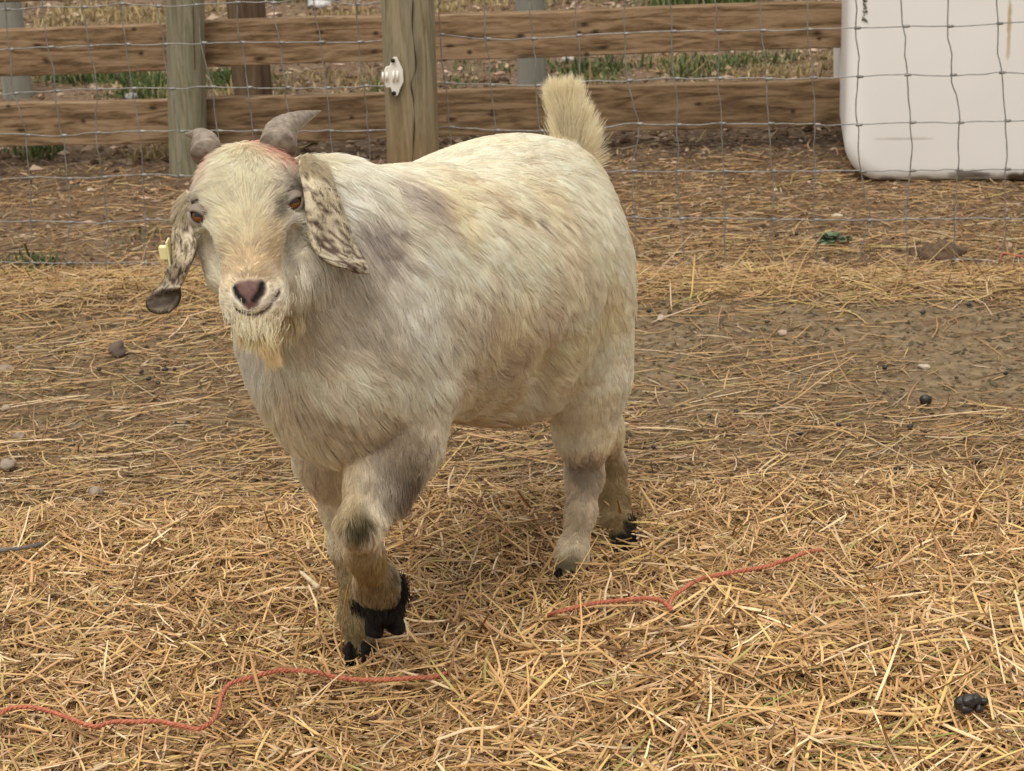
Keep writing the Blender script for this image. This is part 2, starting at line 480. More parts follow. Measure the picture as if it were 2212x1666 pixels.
# centre in the photo, radius (m), colour, strength
PATCHES = [
    ((760, 470), .10, (.95, .91, .82), .8), ((700, 560), .08, (.90, .85, .75), .6), ((930, 700), .09, (.95, .91, .82), .7),
    ((560, 800), .07, (.95, .91, .83), .8), ((830, 600), .07, (.93, .88, .78), .6),
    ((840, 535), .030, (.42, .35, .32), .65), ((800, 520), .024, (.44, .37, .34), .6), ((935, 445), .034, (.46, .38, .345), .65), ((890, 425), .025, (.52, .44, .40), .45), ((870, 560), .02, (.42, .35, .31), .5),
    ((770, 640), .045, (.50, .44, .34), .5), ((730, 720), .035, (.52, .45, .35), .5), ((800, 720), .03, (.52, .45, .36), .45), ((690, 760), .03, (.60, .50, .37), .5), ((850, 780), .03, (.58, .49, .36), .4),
    ((1080, 430), .030, (.66, .52, .33), .45), ((985, 380), .03, (.70, .58, .38), .4), ((1190, 440), .045, (.80, .68, .48), .6), ((1250, 600), .06, (.78, .66, .47), .5),
    ((1100, 460), .010, (.50, .38, .20), .6), ((1130, 475), .010, (.46, .34, .18), .7), ((1172, 490), .008, (.10, .06, .03), .95), ((1150, 483), .008, (.42, .31, .17), .6),
    ((1010, 820), .035, (.52, .40, .27), .55), ((1120, 775), .025, (.46, .33, .22), .5), ((1060, 700), .04, (.62, .50, .36), .4), ((1180, 720), .05, (.66, .55, .40), .4), ((1000, 690), .03, (.62, .52, .38), .4),
    ((985, 905), .028, (.38, .24, .09), .85), ((1040, 918), .030, (.42, .26, .09), .85), ((1090, 920), .028, (.46, .31, .13), .75), ((1150, 925), .03, (.60, .45, .26), .5), ((1100, 860), .035, (.64, .50, .31), .55),
    ((640, 880), .04, (.74, .64, .47), .6), ((720, 930), .04, (.66, .54, .36), .55), ((830, 930), .035, (.60, .48, .31), .55),
    ((850, 1000), .038, (.40, .31, .21), .75), ((880, 1050), .036, (.13, .09, .05), .95), ((860, 1030), .02, (.24, .18, .12), .7), ((835, 1060), .03, (.44, .38, .32), .5), ((870, 1090), .018, (.20, .12, .08), .7), ((900, 970), .03, (.36, .27, .17), .6),
    ((740, 1090), .03, (.54, .42, .24), .6), ((680, 1030), .04, (.66, .55, .40), .5), ((700, 1090), .03, (.56, .47, .34), .5),
    ((780, 1140), .016, (.09, .065, .03), .85), ((765, 1165), .014, (.12, .09, .04), .8), ((785, 1115), .014, (.22, .17, .09), .6), ((740, 1130), .014, (.45, .36, .18), .6),
    ((780, 1200), .03, (.50, .34, .15), .9), ((800, 1260), .03, (.52, .35, .15), .9), ((760, 1115), .02, (.50, .39, .20), .7), ((835, 1215), .015, (.22, .13, .09), .7),
    ((852, 1250), .018, (.10, .07, .04), .9), ((795, 1318), .014, (.02, .015, .01), .98), ((825, 1322), .018, (.02, .015, .01), .98), ((858, 1290), .022, (.02, .015, .01), .98), ((775, 1300), .008, (.03, .02, .015), .9),
    ((752, 1290), .03, (.50, .38, .21), .75), ((770, 1370), .035, (.30, .24, .12), .75), ((750, 1405), .014, (.06, .045, .03), .85), ((800, 1395), .012, (.05, .04, .03), .85),
    ((1262, 1010), .034, (.42, .36, .30), .8), ((1250, 1120), .04, (.60, .50, .36), .7), ((1285, 1060), .025, (.50, .43, .36), .6), ((1230, 1080), .03, (.62, .52, .38), .5), ((1240, 1150), .03, (.58, .48, .33), .6),
    ((1232, 1215), .022, (.36, .31, .19), .7), ((1215, 1235), .010, (.12, .10, .06), .7), ((1245, 1240), .009, (.14, .11, .07), .7), ((1280, 900), .04, (.74, .64, .47), .5),
    ((1322, 990), .03, (.50, .38, .20), .7), ((1325, 1070), .03, (.44, .31, .14), .75), ((1335, 1140), .028, (.40, .27, .11), .8), ((1352, 1090), .012, (.05, .04, .03), .8), ((1362, 1160), .018, (.02, .016, .012), .97), ((1340, 1190), .016, (.02, .015, .01), .97), ((1315, 1185), .010, (.05, .035, .02), .8),
    # face
    ((520, 400), .05, (.94, .85, .66), .8), ((515, 545), .022, (.66, .50, .28), .6), ((545, 560), .020, (.60, .43, .22), .6), ((590, 530), .016, (.58, .40, .18), .7), ((590, 490), .014, (.62, .45, .24), .5), ((600, 570), .012, (.50, .35, .16), .6),
    ((540, 596), .012, (.30, .21, .12), .85), ((520, 602), .008, (.34, .25, .15), .7), ((560, 600), .008, (.30, .22, .13), .8), ((575, 590), .009, (.36, .24, .12), .6), ((487, 590), .012, (.66, .50, .28), .6),
    ((530, 560), .045, (.74, .60, .40), .5), ((520, 480), .04, (.90, .79, .58), .6), ((500, 655), .011, (.80, .75, .67), .9), ((592, 640), .011, (.80, .75, .67), .9), ((575, 660), .010, (.78, .73, .65), .8), ((535, 672), .006, (.62, .54, .46), .7),
    ((632, 480), .013, (.84, .80, .73), .85), ((635, 520), .013, (.80, .75, .67), .7), ((444, 510), .011, (.84, .80, .73), .85), ((455, 550), .012, (.74, .68, .58), .6),
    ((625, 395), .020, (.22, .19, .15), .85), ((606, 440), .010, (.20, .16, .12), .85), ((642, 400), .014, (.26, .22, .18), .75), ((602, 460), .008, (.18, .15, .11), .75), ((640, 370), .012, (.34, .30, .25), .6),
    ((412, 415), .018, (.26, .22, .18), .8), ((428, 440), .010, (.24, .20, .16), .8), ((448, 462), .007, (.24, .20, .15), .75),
    ((598, 318), .030, (.76, .38, .29), .85), ((618, 338), .022, (.76, .38, .29), .8), ((577, 303), .018, (.78, .44, .34), .7), ((430, 338), .022, (.76, .40, .31), .85), ((575, 300), .012, (.72, .34, .25), .8),
    ((620, 610), .014, (.48, .40, .30), .55), ((640, 580), .014, (.46, .39, .30), .5), ((570, 720), .03, (.70, .52, .27), .8),  # the two grey jaw patches put the jaw's shadow into the coat colour
]
PATCH_AT = [HIT(*q[0]) for q in PATCHES]

# mud-black feet
PATCH3D = [ (P(860, 1235, 2.24), .013, (.09, .06, .035), .8),
            (P(803, 1405, 2.33), .016, (.03, .025, .018), .9),
           (P(768, 1350, 2.33), .060, (.36, .28, .13), .75), (P(1222, 1235, 2.545), .026, (.42, .36, .22), .6), (P(1328, 1080, 2.73), .075, (.40, .29, .13), .85),
           (P(776, 1145, 2.105), .019, (.10, .075, .035), .8), (P(795, 1230, 2.16), .042, (.42, .285, .11), .85), (P(868, 1245, 2.235), .016, (.03, .022, .015), .95), (P(812, 1282, 2.19), .034, (.30, .20, .085), .9), (P(838, 1300, 2.215), .022, (.12, .08, .04), .85), (P(1232, 1225, 2.53), .020, (.30, .25, .14), .6), (P(1336, 1150, 2.66), .030, (.30, .20, .09), .85), (P(764, 1250, 2.32), .05, (.46, .35, .18), .7), (P(1262, 1020, 2.57), .028, (.46, .41, .35), .55)]
PATCH3D += [(P(836, 1332, 2.228), .034, (.018, .014, .010), .98), (P(866, 1276, 2.235), .026, (.018, .014, .010), .97), (P(1350, 1188, 2.64), .033, (.018, .014, .010), .98), (P(1368, 1145, 2.66), .018, (.03, .022, .015), .95)]
def coat_colour(p, jitter=0.10):
    n1 = noise3(p, 26, 11); n2 = noise3(p, 90, 12)
    c = CREAM * (0.93 + 0.14 * n1)[:, None]
    # brushed-in yellowish dirt
    c = c * (1 - np.array([0.04, 0.09, 0.20]) * np.clip((noise3(p, 14, 13) - 0.45) * 2.2, 0, 1)[:, None])
    for (q, r, col, s), at in zip(PATCHES, PATCH_AT):
        d = np.linalg.norm(p - at, axis=1) / r
        m = d < 2.2
        if not m.any(): continue
        w = s * np.exp(-(d[m] * (0.8 + 0.5 * n2[m])) ** 2)
        c[m] = c[m] * (1 - w[:, None]) + np.array(col) * w[:, None]
    if jitter:
        c = c * (1 - jitter + 2 * jitter * rng.random(len(p)))[:, None]
    for at, r, col, s in PATCH3D:
        d = np.linalg.norm(p - at, axis=1) / r
        w = (s * np.clip((1.0 - d) / 0.3 + 0.8 * (n2 - .5), 0, 1))[:, None]
        c = c * (1 - w) + np.array(col) * w
    return np.clip(c, 0.01, 0.95)

# bare skin: nose pad, nostrils, mouth, eyelids
def skin_colour(p, c):
    c = c.copy()
    npd = np.min([np.linalg.norm(p - q, axis=1) for q in NOSE_PAD], axis=0)
    w = np.clip((0.0140 - npd) / 0.005, 0, 1)[:, None]
    c = c * (1 - w) + w * (np.array([0.20, 0.115, 0.098]) * (0.5 + 0.5 * noise3(p, 300, 5))[:, None])
    for line, r, col in ((NOSTRILS[0], .0052, (.012, .008, .007)), (NOSTRILS[1], .0052, (.012, .008, .007)), (MOUTH_LINE, .0046, (.09, .05, .036)), (PHILTRUM, .003, (.12, .05, .045))):
        w = np.clip((r - seg_dist(p, line)) / (r * 0.5), 0, 1)[:, None]
        c = c * (1 - w) + w * np.array(col)
    for s, e in EYES:
        w = np.clip((0.0145 - np.linalg.norm(p - e, axis=1)) / 0.004, 0, 1)[:, None]
        c = c * (1 - w) + w * np.array([0.04, 0.025, 0.02])
    return c

body_mat = attr_mat("goat_skin", rough=0.75, spec=0.2)
goat_origin = np.array([GP(1050, 1330)[0], 2.45, 0.0])
goat = mesh_obj("goat", bv, bf, body_mat, col=skin_colour(bv, coat_colour(bv, 0)), origin=goat_origin)
tag(goat, "cream white goat with speckled drooping ears and grey horns stepping through the straw", "goat")

# ------------------------------------------------------------------ hair
hair_mat, ht, hb = new_mat("goat_hair")
ha = ht.nodes.new("ShaderNodeAttribute"); ha.attribute_name = "hair_tone"
ht.links.new(ha.outputs["Color"], hb.inputs["Base Color"])
hb.inputs["Roughness"].default_value = 0.55
hb.inputs["Specular IOR Level"].default_value = 0.25
hx = ht.nodes.new("ShaderNodeMixShader"); hx.inputs[0].default_value = 0.42
htr = ht.nodes.new("ShaderNodeBsdfTranslucent"); ht.links.new(ha.outputs["Color"], htr.inputs["Color"])
ht.links.new(hb.outputs[0], hx.inputs[1]); ht.links.new(htr.outputs[0], hx.inputs[2])
ht.links.new(hx.outputs[0], ht.nodes["Material Output"].inputs["Surface"])

def make_hair(name, parent, roots, norms, dirs, length, lift, cols, radius, nseg=5, clump=0.5, clump_size=0.010, wave=0.15, droop=0.0, lead=0.0):
    """One object of many strands (a coat); world-space arrays."""
    N = len(roots)
    n = unit(norms); t = dirs - (dirs * n).sum(1, keepdims=True) * n
    t = unit(t)
    S = np.linspace(0, 1, nseg)
    side = np.cross(n, t)
    ph = noise3(roots, 55, 21) * 6.28
    pts = np.zeros((N, nseg, 3)); pts[:, 0] = roots - n * 0.0006
    seg = (length / (nseg - 1))[:, None]
    for i in range(1, nseg):
        s = (i - 0.5) / (nseg - 1)
        d = t + n * (lift * (1 - 1.05 * s))[:, None] + side * (wave * np.sin(ph + 3.0 * s))[:, None]
        d[:, 2] -= droop * s
        pts[:, i] = pts[:, i - 1] + unit(d) * seg
    if clump > 0:
        nc = max(8, int(N / max(4, clump_size * 1e3 * 2.2)))
        ci = rng.choice(N, nc, replace=False)
        kd = kdtree.KDTree(nc)
        for j, k in enumerate(ci): kd.insert(roots[k], j)
        kd.balance()
        own = ci[np.array([kd.find(r)[1] for r in roots])]
        gap = np.linalg.norm(roots - roots[own], axis=1)
        w = clump * (0.55 + 0.45 * rng.random(N)) * np.clip(0.55 * length / np.maximum(gap, 1e-5), 0, 1)
        for i in range(1, nseg):
            s = S[i]
            target = pts[own, i] + (roots - roots[own]) * 0.18
            k = (w * s ** 1.3)[:, None]
            pts[:, i] = pts[:, i] * (1 - k) + target * k
        cols = cols * (0.89 + 0.22 * _hash(own, own * 0, own * 0, 3))[:, None]
    o_inv = np.array(parent.matrix_world.translation)
    cu = bpy.data.hair_curves.new(name)
    cu.add_curves([nseg] * N)
    cu.points.foreach_set("position", (pts - o_inv).astype(np.float32).ravel())
    rad = (radius[:, None] * np.array([1.0, 1.0, 0.85, 0.6, 0.15] if nseg == 5 else np.linspace(1, .15, nseg))[None, :]).astype(np.float32)
    ra = cu.attributes.get("radius") or cu.attributes.new("radius", 'FLOAT', 'POINT')
    ra.data.foreach_set("value", rad.ravel())
    ca = cu.attributes.new("hair_tone", 'FLOAT_COLOR', 'CURVE')
    c4 = np.ones((N, 4), dtype=np.float32); c4[:, :3] = np.clip(cols, 0.004, 0.95)
    ca.data.foreach_set("color", c4.ravel())
    cu.materials.append(hair_mat)
    o = bpy.data.objects.new(name, cu)
    scene.collection.objects.link(o)
    o.parent = parent
    return o

def sample_faces(verts, quads, count, weight=None):
    a = np.linalg.norm(np.cross(verts[quads[:, 2]] - verts[quads[:, 0]], verts[quads[:, 3]] - verts[quads[:, 1]]), axis=1)
    if weight is not None: a = a * weight
    f = rng.choice(len(quads), count, p=a / a.sum())
    u, v = rng.random((2, count, 1))
    q = quads[f]
    p = (1 - u) * (1 - v) * verts[q[:, 0]] + u * (1 - v) * verts[q[:, 1]] + u * v * verts[q[:, 2]] + (1 - u) * v * verts[q[:, 3]]
    return p, f

# the coat: longer on neck and belly, short on face and shanks
fc = bv[bf].mean(1); freg = REG_V[bf[:, 0]]
fnn = unit(fn)
wgt = np.ones(len(bf))
wgt[freg == 3] = 3.2
wgt[(freg == 4) | (freg == 5)] = 1.5
wgt *= np.where((fnn * (CO - fc)).sum(1) > -0.05, 1.0, 0.35)
wgt[fc[:, 2] < 0.004] = 0
NH = 260000
roots, fi = sample_faces(bv, bf, NH, wgt)
nrm = fnn[fi]; reg = freg[fi]
# smooth region weights come from the distance to the head and the height
ha_ = (roots - H_POLL) @ H_AX; hl_ = (roots - H_POLL) @ H_LAT; hu_ = (roots - H_POLL) @ H_UP
head_w = np.clip((0.02 - 0.0 + ha_) / 0.03, 0, 1) * np.clip((hu_ + 0.135) / 0.04, 0, 1) * (reg == 3)
X = np.array([1.0, 0, 0])
D = np.zeros_like(roots)
rel_f = (roots - P(900, 620, 2.38)) @ G_FWD
side_l = (roots - P(900, 620, 2.38)) @ G_LEFT
trunk_d = -0.75 * G_FWD[None, :] - np.array([0, 0, 1.0])[None, :] + 0.35 * np.sign(side_l)[:, None] * G_LEFT[None, :]
up_part = np.clip(nrm[:, 2], 0, 1)[:, None]
trunk_d = trunk_d * (1 - 0.6 * up_part) - G_FWD[None, :] * 0.6 * up_part
neck_d = -0.30 * G_FWD[None, :] - np.array([0, 0, 1.0])[None, :] + 0.25 * X[None, :] * np.sign(hl_)[:, None]
leg_d = np.tile(np.array([0.04, 0.05, -1.0]), (len(roots), 1)) + 0.0
# thigh hair sweeps back
D[:] = trunk_d
m2 = np.clip((rel_f + 0.02) / 0.12, 0, 1)[:, None]
D = D * (1 - m2) + neck_d * m2
m = (reg == 4) | (reg == 5)
D[m] = D[m] * 0.25 + leg_d[m]
m = reg == 6
D[m] = np.array([0.1, 0, 1.0])
fore = np.clip((0.085 - ha_) / 0.05, 0, 1)                      # 1 on the forehead, 0 down the nose
part = -0.028 + 0.0 * hl_                                       # the parting lies left of the middle in the picture
lat = np.tanh((hl_ - 0.0) / 0.012)[:, None] * H_LAT[None, :]
down_face = H_AX[None, :]
face_d = lat * 0.95 + down_face * (1.25 * fore - 0.75 * (1 - fore))[:, None]
D = D * (1 - head_w[:, None]) + face_d * head_w[:, None]
swirl = np.stack([noise3(roots, 17, 31), noise3(roots, 17, 32), noise3(roots, 17, 33)], 1) - 0.5
fine = np.stack([noise3(roots, 70, 34), noise3(roots, 70, 35), noise3(roots, 70, 36)], 1) - 0.5
D = unit(D) + 0.75 * swirl + 0.55 * fine + 0.16 * rng.normal(size=D.shape)
L = np.where(reg == 1, 0.034, np.where(reg == 2, 0.039, np.where(reg == 3, 0.015, np.where(reg == 6, 0.02, 0.020))))
low = np.clip((0.38 - roots[:, 2]) / 0.06, 0, 1) * (reg == 1)
L = L * (1 + 0.25 * low)
L = np.where((reg == 3) & (ha_ < 0.10), 0.028, L)
L = np.where((reg == 3) & (ha_ > 0.15), 0.0105, L)
elbow = np.linalg.norm(roots - HIT(880, 1050), axis=1)
L = L * (1 + 0.9 * np.exp(-(elbow / 0.04) ** 2))
shank = ((reg == 4) | (reg == 5)) & (roots[:, 2] < 0.22)
L = np.where(shank, 0.0135, L)
foot_d = np.min([np.linalg.norm(roots - P(*q), axis=1) for q in ((830, 1320, 2.235), (778, 1400, 2.335), (1226, 1245, 2.55), (1343, 1180, 2.65))], axis=0)
L = np.where(foot_d < .045, 0.012, L)
L = L * (0.65 + 0.6 * rng.random(NH))
short = np.clip((0.02 - L) / 0.012, 0, 1)
lift = np.where(reg == 3, 0.30, np.where(shank, 0.40, 0.36)) + 0.22 * short + 0.22 * shank * (0.6 + 0.8 * rng.random(NH))
# bare places
npd = np.min([np.linalg.norm(roots - q, axis=1) for q in NOSE_PAD], axis=0)
eyed = np.min([np.linalg.norm(roots - e, axis=1) for _, e in EYES], axis=0)
keep = (npd > 0.0110) & (eyed > 0.0122) & (seg_dist(roots, MOUTH_LINE) > 0.0036)
L = np.where((npd < 0.026) | (eyed < 0.022), np.minimum(L, 0.008), L)
lip_d = seg_dist(roots, MOUTH_LINE)
L = np.where(lip_d < 0.016, np.minimum(L, 0.006), L)
tdir = unit(D - (D * nrm).sum(1, keepdims=True) * nrm)
cols = coat_colour(roots + tdir * (L * 0.6)[:, None], 0.15)
rad = np.where(reg == 3, 0.00027, 0.00033) * (0.7 + 0.6 * rng.random(NH))
face_m = keep & (reg == 3)
body_m = keep & (reg != 3)
make_hair("coat", goat, roots[body_m], nrm[body_m], D[body_m], L[body_m], lift[body_m], cols[body_m], rad[body_m], clump=0.72, clump_size=0.014, droop=0.25)
make_hair("face_hair", goat, roots[face_m], nrm[face_m], D[face_m], L[face_m], lift[face_m], cols[face_m] * (0.86 + 0.26 * rng.random((int(face_m.sum()), 1))), rad[face_m], clump=0.6, clump_size=0.006, wave=0.12)

# beard and throat tuft
def tuft(name, px_pts, count, length, dirv, colour, spread, clump=0.75, droop=0.35, lift=0.3, radius=0.00028, n_dir=None):
    base = np.array([HIT(*q) for q in px_pts])
    i = rng.integers(0, len(base), count)
    r = base[i] + rng.normal(size=(count, 3)) * spread
    nn = unit(np.tile(n_dir if n_dir is not None else -ray(550, 700), (count, 1)))
    d = np.tile(np.asarray(dirv, dtype=float), (count, 1)) + 0.22 * rng.normal(size=(count, 3))
    c = np.asarray(colour)[None, :] * (0.8 + 0.4 * rng.random((count, 1)))
    ln = length * (0.55 + 0.6 * rng.random(count))
    return r, nn, d, ln, np.full(count, lift), c, np.full(count, radius)
b0 = tuft("beard", [(500, 668), (512, 682), (530, 692), (552, 697), (575, 692), (596, 680), (612, 662), (622, 640), (505, 655)], 350, 0.009, (0.02, -0.05, -1), (.93, .85, .69), 0.005, lift=.3, radius=.00026)
b1 = tuft("beard", [(520, 690), (535, 698), (550, 702), (568, 700), (586, 692)], 520, 0.020, (0.03, -0.05, -1), (.92, .82, .62), 0.007)
b2 = tuft("beard", [(572, 706), (584, 712), (590, 718)], 520, 0.048, (0.12, -0.1, -1), (.86, .70, .42), 0.004)
b3 = tuft("beard", [(618, 690), (630, 688), (640, 676)], 380, 0.030, (0.06, -0.05, -1), (.90, .79, .57), 0.006)
b4 = tuft("beard", [(528, 706), (540, 714)], 260, 0.030, (0.0, -0.1, -1), (.90, .77, .53), 0.005)
B = [np.concatenate(q) for q in zip(b0, b1, b2, b3, b4)]
# from cream at the lip to tan at the tips
make_hair("beard", goat, *B[:6], B[6], clump=0.8, clump_size=0.03, droop=0.5, wave=.25)

# ragged mud-black hair over the two blackened hooves
m1 = tuft("mud", [(772, 1300), (785, 1308), (800, 1312), (818, 1316), (838, 1316), (855, 1306), (866, 1290), (868, 1270), (866, 1252)], 1500, 0.017, (0.05, 0.0, -1), (.022, .017, .012), 0.0045, lift=.5, radius=.00034)
m2 = tuft("mud", [(1306, 1178), (1318, 1190), (1338, 1194), (1358, 1186), (1370, 1168), (1372, 1148), (1362, 1120)], 1200, 0.016, (0.1, 0.0, -1), (.022, .017, .012), 0.0045, lift=.5, radius=.00034)
m3 = tuft("mud", [(752, 1398), (765, 1404), (785, 1404), (800, 1396)], 500, 0.014, (0.0, 0.0, -1), (.06, .047, .028), 0.004, lift=.4, radius=.0003)
B = [np.concatenate(q) for q in zip(m1, m2, m3)]
make_hair("muddy_hair", goat, *B[:6], B[6], clump=0.7, clump_size=0.012, droop=0.4)

# tail brush
cnt = 9000
u = rng.random(cnt) ** 0.8; l = rng.uniform(-1, 1, cnt); bk = rng.uniform(-1, 1, cnt)
T0, T1, T2 = P(1238, 362, 2.745), P(1222, 300, 2.78), P(1213, 222, 2.79)
rt = np.where((u < 0.5)[:, None], T0 + (T1 - T0) * (u * 2)[:, None], T1 + (T2 - T1) * (u * 2 - 1)[:, None])
rt = rt + X * (np.where(l > 0, 0.013, 0.009) * l * (1.25 - .6 * u))[:, None] + np.array([0, 1.0, 0]) * (0.012 * bk)[:, None]
ax_t = unit(T2 - T0)
td = ax_t[None, :] * (0.75 + 0.7 * u)[:, None] + X[None, :] * (np.where(l > 0, 1.35, 0.22) * l * (1.05 - 1.0 * u))[:, None] - np.array([0, 0, 1.0])[None, :] * (1.1 * np.clip(l, 0, 1) * np.clip(0.35 - u, 0, 1) / 0.35)[:, None] + np.array([0, -1.0, 0])[None, :] * (0.12 * bk)[:, None]
stray = rng.random(cnt) < .10
td += rng.normal(size=td.shape) * np.where(stray, .24, .07)[:, None]
tn = unit(X[None, :] * l[:, None] + np.array([0, -1.0, 0])[None, :] * 0.6)
tl = np.where(u > 0.75, 0.046, 0.066) * (0.55 + 0.7 * rng.random(cnt))
top_z = P(1215, 166, 2.79)[2]
tl = np.minimum(tl, np.maximum((top_z + np.where(rng.random(cnt) < .12, .010, 0) + 0.005 * rng.normal(size=cnt) - rt[:, 2]) / np.maximum(unit(td)[:, 2], 0.25), 0.012))
tcol = np.array([.94, .83, .60])[None, :] * (0.85 + 0.25 * rng.random((cnt, 1))) * np.where((u < 0.35) & (np.abs(l) < 0.25), 0.75, 1.0)[:, None]
make_hair("tail_hair", goat, rt, tn, td, tl, np.full(cnt, 0.05), tcol, np.full(cnt, 0.00028), clump=0.55, clump_size=0.02, wave=0.12)

# ------------------------------------------------------------------ horns
horn_mat, t_, b_ = new_mat("horn")
tcn = t_.nodes.new("ShaderNodeTexCoord"); wv = t_.nodes.new("ShaderNodeTexNoise")
wv.inputs["Scale"].default_value = 120; wv.inputs["Detail"].default_value = 6
t_.links.new(tcn.outputs["Object"], wv.inputs["Vector"])
cr = t_.nodes.new("ShaderNodeValToRGB")
cr.color_ramp.elements[0].position = .3; cr.color_ramp.elements[1].position = .75
cr.color_ramp.elements[0].color = (.14, .105, .075, 1); cr.color_ramp.elements[1].color = (.33, .27, .21, 1)
t_.links.new(wv.outputs["Fac"], cr.inputs["Fac"]); t_.links.new(cr.outputs[0], b_.inputs["Base Color"])
bp = t_.nodes.new("ShaderNodeBump"); bp.inputs["Strength"].default_value = .6; bp.inputs["Distance"].default_value = .002
t_.links.new(wv.outputs["Fac"], bp.inputs["Height"]); t_.links.new(bp.outputs[0], b_.inputs["Normal"])
b_.inputs["Roughness"].default_value = .5
def horn(pts, radii):
    c = spline(pts, 36); r = np.interp(np.linspace(0, 1, 36), np.linspace(0, 1, len(radii)), radii)
    r = r * (1 + 0.05 * np.sin(np.linspace(0, 1, 36) ** 0.8 * 60) * np.linspace(1, 0.2, 36))
    m = MB(); m.tube(c, r, 18)
    m.build("horn", horn_mat, goat)
horn([P(600, 318, 2.150), P(606, 290, 2.175), P(622, 272, 2.195), P(652, 255, 2.23), P(693, 240, 2.28)], [.0215, .0195, .0150, .0090, .0010])
horn([P(447, 332, 2.150), P(443, 309, 2.170), P(430, 293, 2.195), P(399, 290, 2.235)], [.0185, .0158, .0088, .0008])

# ------------------------------------------------------------------ eyes: ball, and lids with an almond opening
eye_mat = attr_mat("eye_ball", rough=0.08, spec=0.6)
lid_mat = attr_mat("eyelid", rough=0.5, spec=0.3)
EYE_AX = {1: P(648, 426, 2.08) - P(619, 447, 2.08), -1: P(446, 476, 2.06) - P(424, 462, 2.06)}
for s, e in EYES:
    gaze = unit(CO - e + H_LAT * s * 0.45 + np.array([0, 0, -0.30]))
    lat_e = unit(EYE_AX[s] - gaze * (EYE_AX[s] @ gaze)); up_e = np.cross(gaze, lat_e); up_e *= np.sign(up_e[2])
    hor = unit(H_LAT - gaze * (H_LAT @ gaze)); ver = np.cross(gaze, hor); ver *= np.sign(ver[2])
    c = e - unit(CO - e) * 0.0068
    RE = 0.0112
    nu, nv = 44, 48
    V, Cc = [], []
    for i in range(nu + 1):
        th = math.pi * i / nu
        for j in range(nv):
            ph = 2 * math.pi * j / nv
            x, y = math.sin(th) * math.cos(ph), math.sin(th) * math.sin(ph)
            V.append(c + RE * (math.cos(th) * gaze + x * hor + y * ver))
            rr = math.hypot(x, y)
            if th > math.pi / 2: col = (.08, .04, .02)
            elif abs(x) < .34 and .02 < y < .34: col = (.003, .003, .003)  # pupil set high, its black also stands in for the upper lid's shadow
            elif rr < .62: col = (.17, .065, .018) if y < .06 else (.12, .045, .012)  # upper iris painted darker as the lid's shadow
            else: col = (.03, .014, .009)
            Cc.append(col)
    Fq = [[i * nv + j, i * nv + (j + 1) % nv, (i + 1) * nv + (j + 1) % nv, (i + 1) * nv + j] for i in range(nu) for j in range(nv)]
    mesh_obj("eye", V, Fq, eye_mat, goat, col=np.array(Cc))
    # lids
    V, Cc, Fq = [], [], []
    na, nr_ = 48, 9
    for j in range(na):
        ph = 2 * math.pi * j / na
        cx, sx = math.cos(ph), math.sin(ph)
        # almond rim, half width 7.6 mm, 2.6 mm above and 4.2 mm below the axis
        ex_, ey_ = .0090 * cx, (.0034 if sx > 0 else .0058) * math.copysign(abs(sx) ** 1.25, sx)
        ox_, oy_ = .0155 * cx, .0140 * sx
        for i in range(nr_):
            t = i / (nr_ - 1)
            x, y = ex_ + (ox_ - ex_) * t, ey_ + (oy_ - ey_) * t
            rr = math.hypot(x, y); RL = RE + .0012 + .0014 * math.sin(min(1, t * 3) * math.pi / 2) + (.0010 if sx > 0 else 0)
            zz = math.sqrt(max(RL ** 2 - rr ** 2, 0)) if rr < RL * .92 else RL * .39 - (rr - RL * .92) * 1.2
            V.append(c + x * lat_e + y * up_e + zz * gaze)
            k = min(1, t * 2.6)
            Cc.append(np.array([.025, .015, .012]) * (1 - k) + np.array([.22, .18, .14] if sx > -.2 else [.42, .37, .31]) * k)
    for j in range(na):
        for i in range(nr_ - 1):
            Fq.append([j * nr_ + i, j * nr_ + i + 1, ((j + 1) % na) * nr_ + i + 1, ((j + 1) % na) * nr_ + i])
    mesh_obj("eyelid", V, Fq, lid_mat, goat, col=np.array(Cc))

